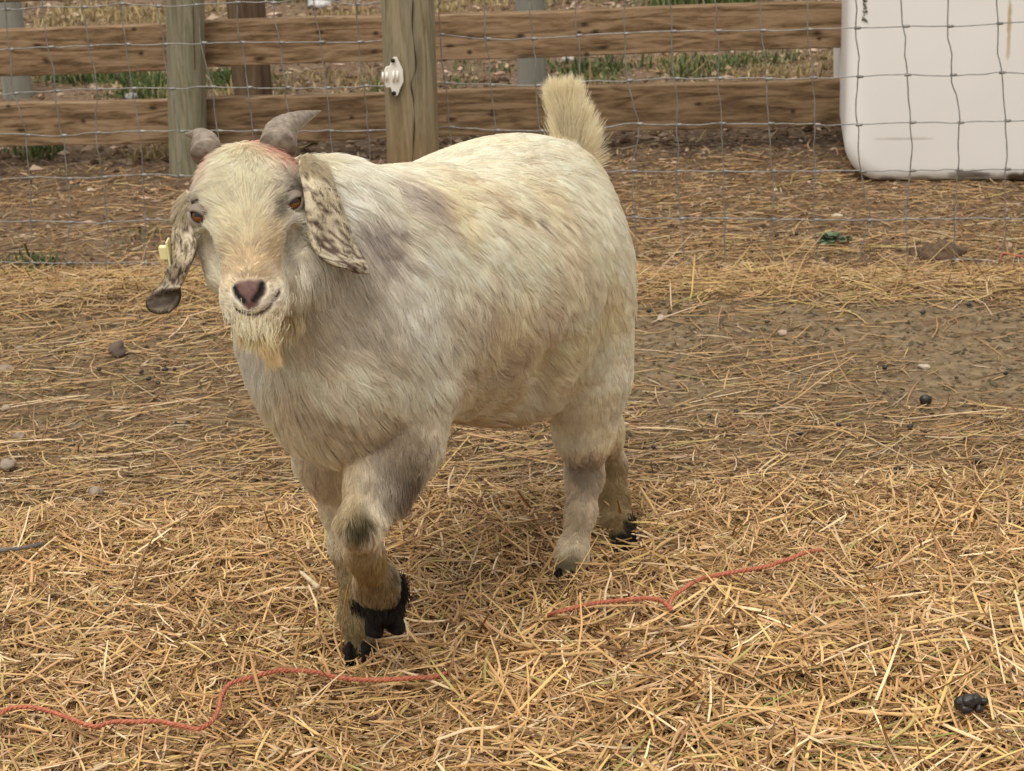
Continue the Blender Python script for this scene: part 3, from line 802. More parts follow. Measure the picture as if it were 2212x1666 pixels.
# ------------------------------------------------------------------ ears: hanging sheets with thickness
ear_mat = attr_mat("ear_skin", rough=0.7, spec=0.2)
def spots(p, seed, amount):
    a = noise3(p, 420, seed); b = noise3(p, 160, seed + 1)
    c = noise3(p, 520, seed + 2)
    return np.clip((0.50 * a + 0.34 * b + 0.26 * c - (0.68 - 0.20 * amount)) * 8, 0, 1)
def ear(rows, seed, dark_inside=False, hair=5000, name="ear"):
    """rows: (left px, left y, right px, right y, bulge m, spot amount 0..1, darkness)"""
    rows_l = np.array([P(*r[0], r[1]) for r in rows]); rows_r = np.array([P(*r[2], r[3]) for r in rows])
    n, k = 34, 13
    A_, B_ = spline(rows_l, n), spline(rows_r, n)
    tt = np.linspace(0, 1, len(rows)); ts = np.linspace(0, 1, n)
    bul = np.interp(ts, tt, [r[4] for r in rows]); amt = np.interp(ts, tt, [r[5] for r in rows]); drk = np.interp(ts, tt, [r[6] for r in rows])
    G = np.zeros((n, k, 3)); am = np.zeros((n, k)); dk = np.zeros((n, k))
    for i in range(n):
        out = unit(CO - (A_[i] + B_[i]) / 2)
        for j in range(k):
            s = j / (k - 1)
            G[i, j] = A_[i] * (1 - s) + B_[i] * s + out * bul[i] * 4 * s * (1 - s) + out * 0.0015 * math.sin(9 * s + i * 0.35)
            am[i, j] = amt[i]; dk[i, j] = drk[i]
    front = G.reshape(-1, 3)
    gn = unit(np.cross(np.gradient(G, axis=1), np.gradient(G, axis=0)))
    gn *= np.sign((gn * (CO - G)).sum(-1, keepdims=True).mean())
    gnf = gn.reshape(-1, 3)
    back = front - gnf * 0.0045
    V = np.concatenate([front, back]); N0 = n * k
    Fq = [[i * k + j, i * k + j + 1, (i + 1) * k + j + 1, (i + 1) * k + j] for i in range(n - 1) for j in range(k - 1)]
    fr = np.array(Fq)
    Fq += [[N0 + q[0], N0 + q[3], N0 + q[2], N0 + q[1]] for q in fr.tolist()]
    rim = [j for j in range(k)] + [i * k + k - 1 for i in range(1, n)] + [(n - 1) * k + j for j in range(k - 2, -1, -1)] + [i * k for i in range(n - 2, 0, -1)]
    for a, b in zip(rim, rim[1:] + rim[:1]): Fq.append([b, a, N0 + a, N0 + b])
    def colour(p, am_, dk_):
        base = np.array([.60, .52, .37]) * (0.85 + 0.3 * noise3(p, 60, seed + 5))[:, None]
        w = spots(p, seed, am_)[:, None]
        c = base * (1 - w) + np.array([.115, .075, .058]) * w
        return c * (1 - dk_[:, None]) + np.array([.035, .02, .014]) * dk_[:, None]
    cf = colour(front, am.ravel(), dk.ravel())
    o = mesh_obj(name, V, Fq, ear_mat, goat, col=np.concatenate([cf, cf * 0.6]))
    p, f = sample_faces(front, fr, hair)
    vi = fr[f][:, 0]
    dd = np.gradient(G, axis=0).reshape(-1, 3)[vi]
    hl = np.where(vi // k < 6, 0.014, 0.0042) * (0.7 + 0.6 * rng.random(hair))
    make_hair("ear_hair", o, p, gnf[vi], unit(dd) + 0.25 * rng.normal(size=(hair, 3)), hl, np.full(hair, 0.38), colour(p, am.ravel()[vi], dk.ravel()[vi]) * (0.9 + .2 * rng.random((hair, 1))), np.full(hair, 0.0002), clump=0.3, clump_size=0.006)
    return o
ear_l = ear([((646, 338), 2.165, (664, 330), 2.185, .004, 0.0, 0), ((646, 362), 2.125, (706, 362), 2.175, .014, 0.1, 0), ((655, 410), 2.10, (730, 415), 2.15, .018, 0.5, 0),
             ((660, 460), 2.09, (746, 460), 2.14, .016, .7, 0), ((666, 510), 2.085, (763, 508), 2.13, .014, .85, 0), ((688, 552), 2.08, (782, 548), 2.12, .010, .95, 0.05),
             ((735, 577), 2.08, (797, 575), 2.11, .005, 1.0, .15), ((765, 590), 2.09, (799, 592), 2.105, .002, 1.0, .5)], 61)
# the other ear is seen from its edge and curls up at the tip
ear_r = ear([((402, 412), 2.15, (416, 414), 2.13, .003, 0.0, 0), ((382, 440), 2.13, (414, 442), 2.105, .010, 0.25, 0), ((373, 485), 2.12, (416, 492), 2.09, .012, .7, 0),
             ((368, 530), 2.11, (424, 530), 2.075, .012, .85, 0), ((363, 570), 2.10, (412, 575), 2.07, .010, .9, .1), ((352, 605), 2.10, (396, 612), 2.08, .006, .9, .25),
             ((333, 628), 2.10, (388, 622), 2.075, .004, .9, .45), ((318, 648), 2.095, (386, 632), 2.085, -.006, .5, .85), ((322, 664), 2.085, (380, 652), 2.075, -.010, .2, .97), ((340, 672), 2.07, (362, 670), 2.065, -.003, .4, .7)], 71, hair=3500)
# yellow tag pinned through the far ear
tag_mat = simple_mat("tag_plastic", (.74, .68, .36), 0.45)
m = MB()
c0 = P(366, 545, 2.10)
xv, zv, yv = np.array([1.0, 0, 0]), np.array([-.05, 0, 1.0]), np.array([0, 1.0, 0])
def box_v(c, hx, hy, hz): return [c + sx * hx * xv + sy * hy * yv + sz * hz * zv for sx in (-1, 1) for sy in (-1, 1) for sz in (-1, 1)]
BOXF = [[0, 1, 3, 2], [4, 6, 7, 5], [0, 4, 5, 1], [2, 3, 7, 6], [0, 2, 6, 4], [1, 5, 7, 3]]
m.add(box_v(c0, .0013, .010, .015), BOXF)
m.add(box_v(c0 - xv * .0065, .0046, .005, .0078), BOXF)
tg = m.build("ear_tag", tag_mat, ear_r, smooth=False)
bv_m = tg.modifiers.new("bevel", 'BEVEL'); bv_m.width = .0012; bv_m.segments = 2

# ------------------------------------------------------------------ hooves: two claws each
hoof_mat = simple_mat("hoof_horn", (.011, .009, .008), 0.85, spec=.12, noise_amt=.6, noise_scale=90, bump=.6)
def hoof(top, toe, lateral, width=.017, depth=.022, gap=.011):
    top, toe, lateral = np.asarray(top), np.asarray(toe), unit(lateral)
    ax = toe - top; fw = unit(np.cross(lateral, ax))
    if fw[1] > 0: fw = -fw
    m = MB()
    for s in (-1, 1):
        V = []
        prof = [(-.25, .75), (0, .92), (.3, 1.0), (.7, 1.08), (.93, 1.0), (1.0, .72)]
        K = 16
        for (h, sc) in prof:
            c = top + ax * h + lateral * s * gap * (0.85 + .25 * h) + fw * (.006 * h)
            for k in range(K):
                a = 2 * math.pi * k / K
                x, y = math.cos(a), math.sin(a)
                fx = depth * sc * (1.15 if x > 0 else .85) * x
                lx = width * sc * .62 * y * (1 - .35 * max(x, 0)) * (0.75 if y * s < 0 else 1.0)
                V.append(c + fw * fx + lateral * lx)
        Fq = [[i * K + k, i * K + (k + 1) % K, (i + 1) * K + (k + 1) % K, (i + 1) * K + k] for i in range(len(prof) - 1) for k in range(K)]
        Fq += [list(range(K))[::-1], [(len(prof) - 1) * K + k for k in range(K)]]
        m.add(V, Fq)
    m.build("hoof", hoof_mat, goat)
hoof(P(826, 1322, 2.230), P(832, 1366, 2.225), np.array([1.0, .25, 0.0]), .022, .021, .012)
hoof(P(778, 1392, 2.330), P(782, 1436, 2.318), np.array([1.0, -.2, 0.0]), .018, .023, .011)
hoof(P(1224, 1240, 2.545), P(1221, 1282, 2.53), np.array([1.0, -.2, 0.0]), .018, .022, .010)
hoof(P(1345, 1180, 2.650), P(1352, 1217, 2.63), np.array([1.0, -.1, 0.0]), .022, .022, .012)
# ------------------------------------------------------------------ ground: one sheet to the horizon
WIRE_Y0, WIRE_K = 4.15, -0.12          # the wire netting stands on y = WIRE_Y0 + WIRE_K x
RAIL_Y0, RAIL_K = 5.16, -0.05          # the plank fence behind it
WALL_GP = lambda x, y: proj(np.stack([x, y, np.zeros_like(x)], -1))

def box_mask(px, py, x0, x1, y0, y1, soft=30.0):
    sx = np.clip((px - x0) / soft + .5, 0, 1) * np.clip((x1 - px) / soft + .5, 0, 1)
    sy = np.clip((py - y0) / soft + .5, 0, 1) * np.clip((y1 - py) / soft + .5, 0, 1)
    return sx * sy

def straw_cover(x, y):
    """0..1 how thickly straw lies at a place on the ground."""
    q = WALL_GP(x, y); px, py = q[..., 0], q[..., 1]
    n = fbm2(x, y, 3.2, 41); n2 = fbm2(x, y, 9.0, 45)
    d = np.clip((py - 575) / 60, 0, 1) * 0.62
    d = np.maximum(d, np.clip((py - 860 - 60 * (n - .5)) / 200, 0, 1))
    d = np.maximum(d, 0.85 * box_mask(px, py, -900, 3200, 582, 660, 30) * (0.55 + 0.9 * n))
    bare = box_mask(px, py + 110 * (n2 - .5), 1340, 3400, 650, 900, 70)
    d = d * (1 - (0.88 - 0.5 * np.clip((n - .52) * 6, 0, 1)) * bare)
    bare2 = box_mask(px, py, -900, 640, 640, 930, 60)
    d = d * (1 - 0.36 * bare2)
    back = np.where(px > 1250, 0.42, 0.26) * np.clip((py - 290) / 120, 0, 1)
    d = np.where(py < 585, np.maximum(back, d * (py > 560)), d)
    return np.clip(d * (0.70 + 0.6 * n2), 0, 1)

def ground_h(x, y):
    x = np.asarray(x, dtype=float); y = np.asarray(y, dtype=float)
    near = 1 / (1 + np.exp((y - 4.0) / 0.15))
    amp = np.clip((3.6 - y) / 1.6, 0.15, 1.0) * near
    h = amp * (0.075 * (fbm2(x, y, 2.6, 1) - .5) + 0.035 * (fbm2(x, y, 8.0, 4) - .5))
    h = h + 0.03 * (fbm2(x, y, 5.0, 8) - .5) * (1 - near)
    h = h + 0.020 * np.exp(-((y - (WIRE_Y0 + WIRE_K * x) + 0.24) / 0.14) ** 2) * fbm2(x, y, 4.0, 9)
    # trodden flat where the hooves stand
    for fx, fy in ((-0.225, 2.33), (0.069, 2.54), (0.157, 2.62)):
        w = np.exp(-(((x - fx) ** 2 + (y - fy) ** 2) / 0.09 ** 2))
        h = h * (1 - w) - 0.004 * w
    # a heap of loose straw at the front right, a hollow before the hind legs
    h = h + 0.030 * np.exp(-(((x - 0.42) / 0.28) ** 2 + ((y - 2.22) / 0.14) ** 2))
    h = h - 0.022 * np.exp(-(((x + 0.02) / 0.08) ** 2 + ((y - 2.42) / 0.035) ** 2))
    far = np.clip(1 - np.hypot(x, y - 4) / 40, 0, 1)
    return h * far

gx = np.concatenate([-np.geomspace(400, 2.6, 18), np.arange(-2.5, 2.501, 0.022), np.geomspace(2.6, 400, 18)])
gy = np.concatenate([-np.geomspace(400, 1.2, 14), np.arange(-1.0, 1.5, 0.25), np.arange(1.5, 8.8, 0.022), np.geomspace(8.9, 500, 18)])
GX, GY = np.meshgrid(gx, gy, indexing='ij')
GZ = ground_h(GX.ravel(), GY.ravel())
cov = straw_cover(GX.ravel(), GY.ravel())
GPX = WALL_GP(GX.ravel(), GY.ravel())
dirt = np.array([.205, .148, .086]); back_dirt = np.array([.165, .108, .068]); litter = np.array([.15, .095, .045])
tn_ = np.where((GY.ravel() > WIRE_Y0 + WIRE_K * GX.ravel())[:, None], back_dirt, dirt)
tn_ = tn_ * (1 - cov[:, None]) + litter * cov[:, None]
dark_band = np.exp(-((GY.ravel() - (RAIL_Y0 + RAIL_K * GX.ravel()) - .02) / .22) ** 2)      # soil is darker along the planks
tn_ = tn_ * (1 - 0.35 * dark_band[:, None])
tn_ = tn_ * (0.8 + 0.4 * fbm2(GX.ravel(), GY.ravel(), 6.0, 51))[:, None]
ni, nj = len(gx), len(gy)
ii = (np.arange(ni - 1)[:, None] * nj + np.arange(nj - 1)[None, :]).ravel()
gf = np.stack([ii, ii + nj, ii + nj + 1, ii + 1], 1)
gm, t_, b_ = new_mat("soil")
at = t_.nodes.new("ShaderNodeAttribute"); at.attribute_name = "tone"
tcn = t_.nodes.new("ShaderNodeTexCoord")
n1 = t_.nodes.new("ShaderNodeTexNoise"); n1.inputs["Scale"].default_value = 38; n1.inputs["Detail"].default_value = 8; n1.inputs["Roughness"].default_value = .7
n2 = t_.nodes.new("ShaderNodeTexVoronoi"); n2.inputs["Scale"].default_value = 75
mr = t_.nodes.new("ShaderNodeMapRange"); mr.inputs[1].default_value = .3; mr.inputs[2].default_value = .72; mr.inputs[3].default_value = .45; mr.inputs[4].default_value = 1.5
mm = t_.nodes.new("ShaderNodeMix"); mm.data_type = 'RGBA'; mm.blend_type = 'MULTIPLY'; mm.inputs[0].default_value = 1
hue = t_.nodes.new("ShaderNodeMix"); hue.data_type = 'RGBA'; hue.blend_type = 'MIX'; hue.inputs[7].default_value = (.30, .24, .17, 1)
pr = t_.nodes.new("ShaderNodeMapRange"); pr.inputs[1].default_value = .62; pr.inputs[2].default_value = .9; pr.inputs[3].default_value = 0; pr.inputs[4].default_value = .5
t_.links.new(tcn.outputs["Object"], n1.inputs["Vector"]); t_.links.new(tcn.outputs["Object"], n2.inputs["Vector"])
t_.links.new(n1.outputs["Fac"], mr.inputs[0]); t_.links.new(at.outputs["Color"], mm.inputs[6]); t_.links.new(mr.outputs[0], mm.inputs[7])
t_.links.new(n2.outputs["Color"], pr.inputs[0]); t_.links.new(pr.outputs[0], hue.inputs[0]); t_.links.new(mm.outputs[2], hue.inputs[6])
t_.links.new(hue.outputs[2], b_.inputs["Base Color"])
bp = t_.nodes.new("ShaderNodeBump"); bp.inputs["Strength"].default_value = .9; bp.inputs["Distance"].default_value = .012
t_.links.new(n1.outputs["Fac"], bp.inputs["Height"]); t_.links.new(bp.outputs[0], b_.inputs["Normal"])
b_.inputs["Roughness"].default_value = .95; b_.inputs["Specular IOR Level"].default_value = .15
ground = mesh_obj("ground", np.stack([GX.ravel(), GY.ravel(), GZ], 1), gf, gm, col=tn_)
tag(ground, "bare brown earth of the pen and the paddock behind it", kind="structure")

# ------------------------------------------------------------------ loose straw
STRAW = np.array([0.96, 0.940, 0.945]) * np.array([(.66, .44, .20), (.58, .355, .15), (.46, .27, .105), (.32, .18, .07), (.78, .60, .36), (.66, .47, .18), (.20, .11, .045), (.54, .33, .165), (.42, .36, .12)])
def blades(x, y, length, width, yaw, tilt, curl, layer, col, nring=4, follow=0.75, arch=0.45):
    """Folded stalks lying on the ground; returns verts, quads, colours."""
    N = len(x)
    s = np.linspace(-.5, .5, nring)
    cx, cy = np.cos(yaw), np.sin(yaw)
    ct, st = np.cos(tilt), np.sin(tilt)
    along = length[:, None] * s[None, :]
    bend = curl[:, None] * length[:, None] * (s[None, :] ** 2 - .08)
    X_ = x[:, None] + along * (cx * ct)[:, None] - bend * cy[:, None]
    Y_ = y[:, None] + along * (cy * ct)[:, None] + bend * cx[:, None]
    h = ground_h(X_.ravel(), Y_.ravel()).reshape(N, nring)
    hc = ground_h(x, y)[:, None]
    base = hc * (1 - follow) + h * follow
    Z_ = np.maximum(base + layer[:, None] + along * st[:, None] + 0.12 * np.abs(bend) * (rng.random(N)[:, None] - .3), h + 0.001)
    C = np.stack([X_, Y_, Z_], -1)
    T = unit(np.gradient(C, axis=1))
    Wd = unit(np.cross(T, np.array([0, 0, 1.0])))
    Nn = np.cross(Wd, T)
    roll = rng.normal(size=N) * 0.55
    w = (np.cos(roll)[:, None, None] * Wd + np.sin(roll)[:, None, None] * Nn)
    u = (-np.sin(roll)[:, None, None] * Wd + np.cos(roll)[:, None, None] * Nn)
    hw = (width * .5)[:, None, None] * np.array([.75] + [1.0] * (nring - 2) + [.6])[None, :, None]
    V = np.stack([C - w * hw, C + u * hw * (2 * arch), C + w * hw], 2)          # N, nring, 3, 3
    b = (np.arange(N) * nring * 3)[:, None, None]
    r = (np.arange(nring - 1) * 3)[None, :, None]
    k = np.array([[0, 1, 4, 3], [1, 2, 5, 4]])
    Q = (b[..., None] + r[..., None] + k[None, None]).reshape(-1, 4)
    cc = np.repeat(col, nring * 3, axis=0)
    shade = (0.92 + 0.16 * rng.random((N, nring, 1, 1))) * np.ones((1, 1, 3, 1))
    return V.reshape(-1, 3), Q, cc * shade.reshape(-1, 1)

def scatter(n, x0, x1, y0, y1, fan=None):
    x = rng.uniform(x0, x1, n); y = rng.uniform(y0, y1, n)
    if fan is not None:
        m = np.abs(x) < fan[0] + fan[1] * y
        x, y = x[m], y[m]
    return x, y

BODY_FEET = [(-0.222, 2.335, .022), (0.069, 2.545, .02), (0.160, 2.63, .024)]
def clear_of_feet(x, y, extra=0.0):
    m = np.ones(len(x), bool)
    for fx, fy, fr in BODY_FEET: m &= np.hypot(x - fx, y - fy) > fr + extra
    return m

def straw_batch(x, y, lens, wid, layer_max, cols_w, bright=1.0, tilt_sd=.10, stand=.04, thr=None, curl_sd=.35, nring=4, aniso=0.0, cov_pow=1.0):
    cv = straw_cover(x, y)
    m = rng.random(len(x)) < (cv ** cov_pow if thr is None else thr)
    m &= clear_of_feet(x, y)
    x, y, cv = x[m], y[m], cv[m]; N = len(x)
    ln = np.exp(rng.normal(np.log(lens[0]), lens[1], N)).clip(lens[2], lens[3])
    w = rng.uniform(*wid, N)
    yaw = rng.uniform(0, math.pi, N)
    if aniso: yaw = np.where(rng.random(N) < aniso, rng.normal(0.12, .35, N), yaw)
    tl = rng.normal(0, tilt_sd, N); up = rng.random(N) < stand
    tl = np.where(up, rng.uniform(.25, 1.0, N) * np.sign(rng.normal(size=N)), tl)
    lay = layer_max * rng.random(N) ** 0.8 * (0.25 + .75 * cv)
    lay = np.where(up, lay + .25 * ln * np.abs(np.sin(tl)), lay)
    ci = rng.choice(len(STRAW), N, p=np.array(cols_w) / np.sum(cols_w))
    patch = 0.82 + 0.36 * fbm2(x, y, 5.0, 71)
    # lower straw is darkened: shade between the stalks put into its colour
    layer_light = np.clip(lay / max(layer_max, 1e-6), 0, 1)
    col = STRAW[ci] * (0.72 + 0.28 * layer_light)[:, None] * (patch * rng.uniform(.70, 1.12, N))[:, None] * np.broadcast_to(np.asarray(bright, dtype=float), (3,))
    return blades(x, y, ln, w, yaw, tl, rng.normal(0, curl_sd, N), lay, np.clip(col, .01, .9), nring)

FAN = (0.55, 0.30)
batches = []
w_gold = [5, 6, 5, 3, 3, 3, 2, 3, .7]
w_brown = [2, 4, 6, 6, 1.5, 1, 5, 5, .3]
# front: deep litter, long and short stalks over chaff
x, y = scatter(98000, -1.45, 1.45, 1.5, 2.85, FAN); batches.append(straw_batch(x, y, (.018, .5, .008, .045), (.0012, .0025), .022, w_brown, .95, .32, .12, curl_sd=.9))
x, y = scatter(86000, -1.45, 1.45, 1.5, 2.85, FAN); batches.append(straw_batch(x, y, (.034, .45, .015, .085), (.0017, .0034), .034, w_gold, 1.0, .24, .10, curl_sd=.4))
x, y = scatter(20000, -1.45, 1.45, 1.5, 2.75, FAN); batches.append(straw_batch(x, y, (.058, .42, .03, .15), (.0022, .0042), .040, w_gold, 1.08, .20, .08, curl_sd=.2))
x, y = scatter(6200, -0.1, 1.3, 1.55, 2.42, FAN); batches.append(straw_batch(x, y, (.072, .42, .035, .20), (.0024, .0046), .048, w_gold, 1.12, .16, .06, curl_sd=.18))
# middle of the pen: thinner, finer, lying flat
x, y = scatter(80000, -2.1, 2.1, 2.7, 4.3, FAN); batches.append(straw_batch(x, y, (.020, .5, .008, .05), (.0012, .0024), .010, w_brown, np.array([.74, .77, .84]), .16, .05, curl_sd=.8, aniso=.3))
x, y = scatter(46000, -2.1, 2.1, 2.7, 4.3, FAN); batches.append(straw_batch(x, y, (.036, .55, .012, .13), (.0015, .0030), .013, w_gold, np.array([.84, .86, .90]), .08, .03, aniso=.4, cov_pow=1.2))
x, y = scatter(7000, -2.1, 2.1, 2.65, 4.25, FAN); batches.append(straw_batch(x, y, (.10, .45, .05, .28), (.0018, .0032), .014, w_gold, .98, .04, .01, aniso=.6, cov_pow=.8, curl_sd=.15))
# the ridge of hay along the netting
x = rng.uniform(-2.1, 2.1, 14000); y = WIRE_Y0 + WIRE_K * x - .06 - np.abs(rng.normal(.12, .13, len(x)))
batches.append(straw_batch(x, y, (.070, .5, .03, .20), (.0018, .0034), .016, [5, 6, 4, 2, 2, 6, 2, 2, 1], .86, .10, .05, curl_sd=.45, aniso=.3))
# beyond the netting
x, y = scatter(56000, -2.4, 2.4, 3.9, 5.3, FAN); batches.append(straw_batch(x, y, (.020, .5, .008, .06), (.0016, .0034), .008, [2, 3, 4, 6, 3, .5, 5, 6, .2], .85, .14, .05, aniso=.35, cov_pow=.7))
x, y = scatter(6000, -2.4, 2.4, 4.2, 5.3, FAN); batches.append(straw_batch(x, y, (.06, .5, .02, .25), (.0020, .0036), .012, w_gold, .95, .07, .03, aniso=.55))
x, y = scatter(7000, -2.9, 2.9, 5.0, 8.8, FAN); batches.append(straw_batch(x, y, (.045, .5, .015, .12), (.0030, .0055), .012, [2, 3, 4, 5, 3, .5, 4, 6, .5], .85, .2, .08, thr=.55 * fbm2(x, y, 2.2, 75) ** .7))
nV = 0; Vs, Qs, Cs = [], [], []
for v, q, c in batches:
    Vs.append(v); Qs.append(q + nV); Cs.append(c); nV += len(v)
straw_mat = attr_mat("straw", rough=0.5, spec=0.35)
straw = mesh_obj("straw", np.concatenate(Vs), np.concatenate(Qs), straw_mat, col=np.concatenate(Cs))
tag(straw, "loose golden straw and chaff strewn over the pen", "straw", kind="stuff")
del Vs, Qs, Cs, batches

# ------------------------------------------------------------------ a few green blades among the hay at the front
GREEN = np.array([(.24, .25, .06), (.34, .32, .09), (.15, .15, .035)])
x = rng.uniform(.10, .75, 70) ; y = 1.97 + .2 * rng.random(70) ** 2
c = GREEN[rng.integers(0, 3, 70)] * rng.uniform(.8, 1.2, (70, 1))
v, q, cc = blades(x, y, rng.uniform(.05, .22, 70), rng.uniform(.0015, .0032, 70), rng.normal(.35, .5, 70), rng.normal(0, .06, 70), rng.normal(0, .3, 70), rng.uniform(.012, .042, 70), c, 5)
hay = mesh_obj("green_hay", v, q, straw_mat, col=cc)
tag(hay, "greenish hay blades lying in the straw at the front", "hay", kind="stuff")

# ------------------------------------------------------------------ crumbs of earth, wood chips and grit
def crumbs(n, x0, x1, y0, y1, size, cols, thr):
    x, y = scatter(n, x0, x1, y0, y1, FAN)
    m = rng.random(len(x)) < thr(x, y)
    x, y = x[m], y[m]; N = len(x)
    octa = np.array([(1, 0, 0), (-1, 0, 0), (0, 1, 0), (0, -1, 0), (0, 0, 1), (0, 0, -1)], float)
    tri = np.array([(0, 2, 4), (2, 1, 4), (1, 3, 4), (3, 0, 4), (2, 0, 5), (1, 2, 5), (3, 1, 5), (0, 3, 5)])
    s = np.minimum(np.exp(rng.normal(np.log(size), .45, N)), 1.8 * size)
    a = rng.uniform(0, 6.28, N)
    V = octa[None] * (1 + .35 * rng.normal(size=(N, 6, 1))) + .15 * rng.normal(size=(N, 6, 3))
    V = V * (s[:, None, None] * np.stack([rng.uniform(.8, 1.8, N), rng.uniform(.6, 1.1, N), rng.uniform(.4, .8, N)], -1)[:, None, :])
    ca, sa = np.cos(a)[:, None], np.sin(a)[:, None]
    V = np.stack([V[..., 0] * ca - V[..., 1] * sa, V[..., 0] * sa + V[..., 1] * ca, V[..., 2]], -1)
    V += np.stack([x, y, ground_h(x, y) + s * .25], -1)[:, None, :]
    F = (np.arange(N)[:, None, None] * 6 + tri[None]).reshape(-1, 3)
    col = np.asarray(cols)[rng.integers(0, len(cols), N)] * rng.uniform(.75, 1.25, (N, 1))
    return V.reshape(-1, 3), F, np.repeat(col, 6, axis=0)
brown = [(.13, .08, .05), (.17, .11, .07), (.10, .065, .04), (.22, .15, .095), (.30, .22, .15), (.08, .055, .035)]
greyb = [(.12, .09, .055), (.10, .085, .055), (.15, .11, .065), (.07, .06, .04), (.20, .155, .10)]
parts_ = [crumbs(7000, -2.0, 2.0, 4.0, 5.4, .0045, brown + [(.42, .30, .21)], lambda x, y: 0.9 * np.ones(len(x))),
          crumbs(20000, -1.6, 1.6, 2.5, 4.2, .0035, greyb, lambda x, y: np.clip(1.15 - straw_cover(x, y) * 1.4, 0.05, 1)),
          crumbs(14000, -2.9, 2.9, 5.2, 8.8, .0085, brown + [(.36, .26, .19), (.45, .34, .25)], lambda x, y: 0.8 * np.ones(len(x)))]
nV = 0; Vs, Qs, Cs = [], [], []
for v, q, c in parts_:
    Vs.append(v); Qs.append(q + nV); Cs.append(c); nV += len(v)
crumb_mat = attr_mat("crumbs", rough=.95, spec=.1)
gr = mesh_obj("gravel", np.concatenate(Vs), np.concatenate(Qs), crumb_mat, smooth=False, col=np.concatenate(Cs))
tag(gr, "crumbs of earth, wood chips and grit on the bare soil", "gravel", kind="stuff")

# ------------------------------------------------------------------ grass beyond the fences
def grass_px(n, x0, x1, y0, y1, hgt, cols, name_noise, thr=.45, width=.004):
    px = rng.uniform(x0, x1, n); py = rng.uniform(y0, y1, n)
    p = np.array([GP(a, b) for a, b in zip(px, py)])
    k = fbm2(p[:, 0], p[:, 1], 3.5, name_noise, 2)
    edge = np.clip((k - thr) * 8, 0, 1)
    m = rng.random(n) < edge
    p, k = p[m], k[m]; N = len(p)
    p[:, :2] += rng.normal(size=(N, 2)) * .03
    h = hgt * np.exp(rng.normal(0, .4, N)) * (.6 + .9 * np.clip((k - thr) * 5, 0, 1))
    a = rng.uniform(0, 6.28, N); lean = rng.uniform(.1, .9, N)
    d = np.stack([np.cos(a), np.sin(a), np.zeros(N)], -1)
    sd = np.stack([-np.sin(a), np.cos(a), np.zeros(N)], -1) * (width * rng.uniform(.5, 1.2, N))[:, None]
    base = np.stack([p[:, 0], p[:, 1], ground_h(p[:, 0], p[:, 1]) - .004], -1)
    mid = base + d * (h * lean * .35)[:, None] + np.array([0, 0, 1.0]) * (h * .6)[:, None]
    top = base + d * (h * lean)[:, None] + np.array([0, 0, 1.0]) * (h * (1 - .25 * lean))[:, None]
    V = np.stack([base - sd, base + sd, mid + sd * .7, mid - sd * .7, top], 1)
    i = np.arange(N) * 5
    q = np.stack([i, i + 1, i + 2, i + 3], 1); t = np.stack([i + 3, i + 2, i + 4, i + 4], 1)
    col = np.asarray(cols)[rng.integers(0, len(cols), N)] * rng.uniform(.7, 1.3, (N, 1))
    return V.reshape(-1, 3), q, t[:, :3], np.repeat(col, 5, axis=0)
def grass_object(name, label, specs):
    Vs, Fs, Cs, n = [], [], [], 0
    for sp in specs:
        v, q, t, c = grass_px(*sp)
        Vs.append(v); Cs.append(c)
        tq = np.concatenate([np.stack([q[:, 0], q[:, 1], q[:, 2]], 1), np.stack([q[:, 0], q[:, 2], q[:, 3]], 1), t])
        Fs.append(tq + n); n += len(v)
    o = mesh_obj(name, np.concatenate(Vs), np.concatenate(Fs), attr_mat(name, .6, .25, translucent=.25), col=np.concatenate(Cs))
    tag(o, label, "grass", kind="stuff")
gcol = [(.10, .15, .045), (.075, .12, .035), (.14, .18, .06), (.06, .09, .03), (.22, .20, .09)]
dcol = [(.40, .30, .15), (.32, .24, .11), (.46, .37, .20), (.26, .20, .09)]
grass_object("grass", "short green grass in strips beyond the plank fence", [
    (4000, 30, 370, 165, 214, .024, gcol, 81, .47), (4200, 440, 830, 165, 205, .022, gcol, 82, .46), (2600, 930, 1500, 140, 188, .022, gcol, 83, .50), (2600, 1450, 1900, 120, 172, .018, gcol, 84, .50),
    (3600, 1180, 1620, -40, 22, .05, gcol, 85, .36), (700, 20, 360, 15, 60, .028, gcol, 86, .52), (1200, 560, 830, 0, 20, .03, gcol, 87, .5), (900, 1650, 1850, 290, 310, .03, gcol, 88, .55),
    (300, 60, 110, 325, 345, .03, gcol, 89, .40), (150, 20, 120, 565, 580, .014, gcol, 90, .42), (500, 180, 330, 425, 520, .012, gcol, 92, .5)])
grass_object("dry_grass", "dry yellow grass tufts beyond the plank fence", [
    (2200, 20, 370, 10, 70, .018, dcol, 91, .40), (1700, 440, 840, -20, 45, .018, dcol, 93, .45), (2000, 930, 1850, 120, 190, .018, dcol, 94, .46), (1500, 930, 1200, -20, 35, .018, dcol, 95, .45), (1500, 30, 830, 160, 215, .018, dcol, 96, .46),
    (700, 1250, 1850, 280, 345, .03, dcol, 97, .46), (1200, 200, 360, 315, 340, .03, dcol, 98, .45)])
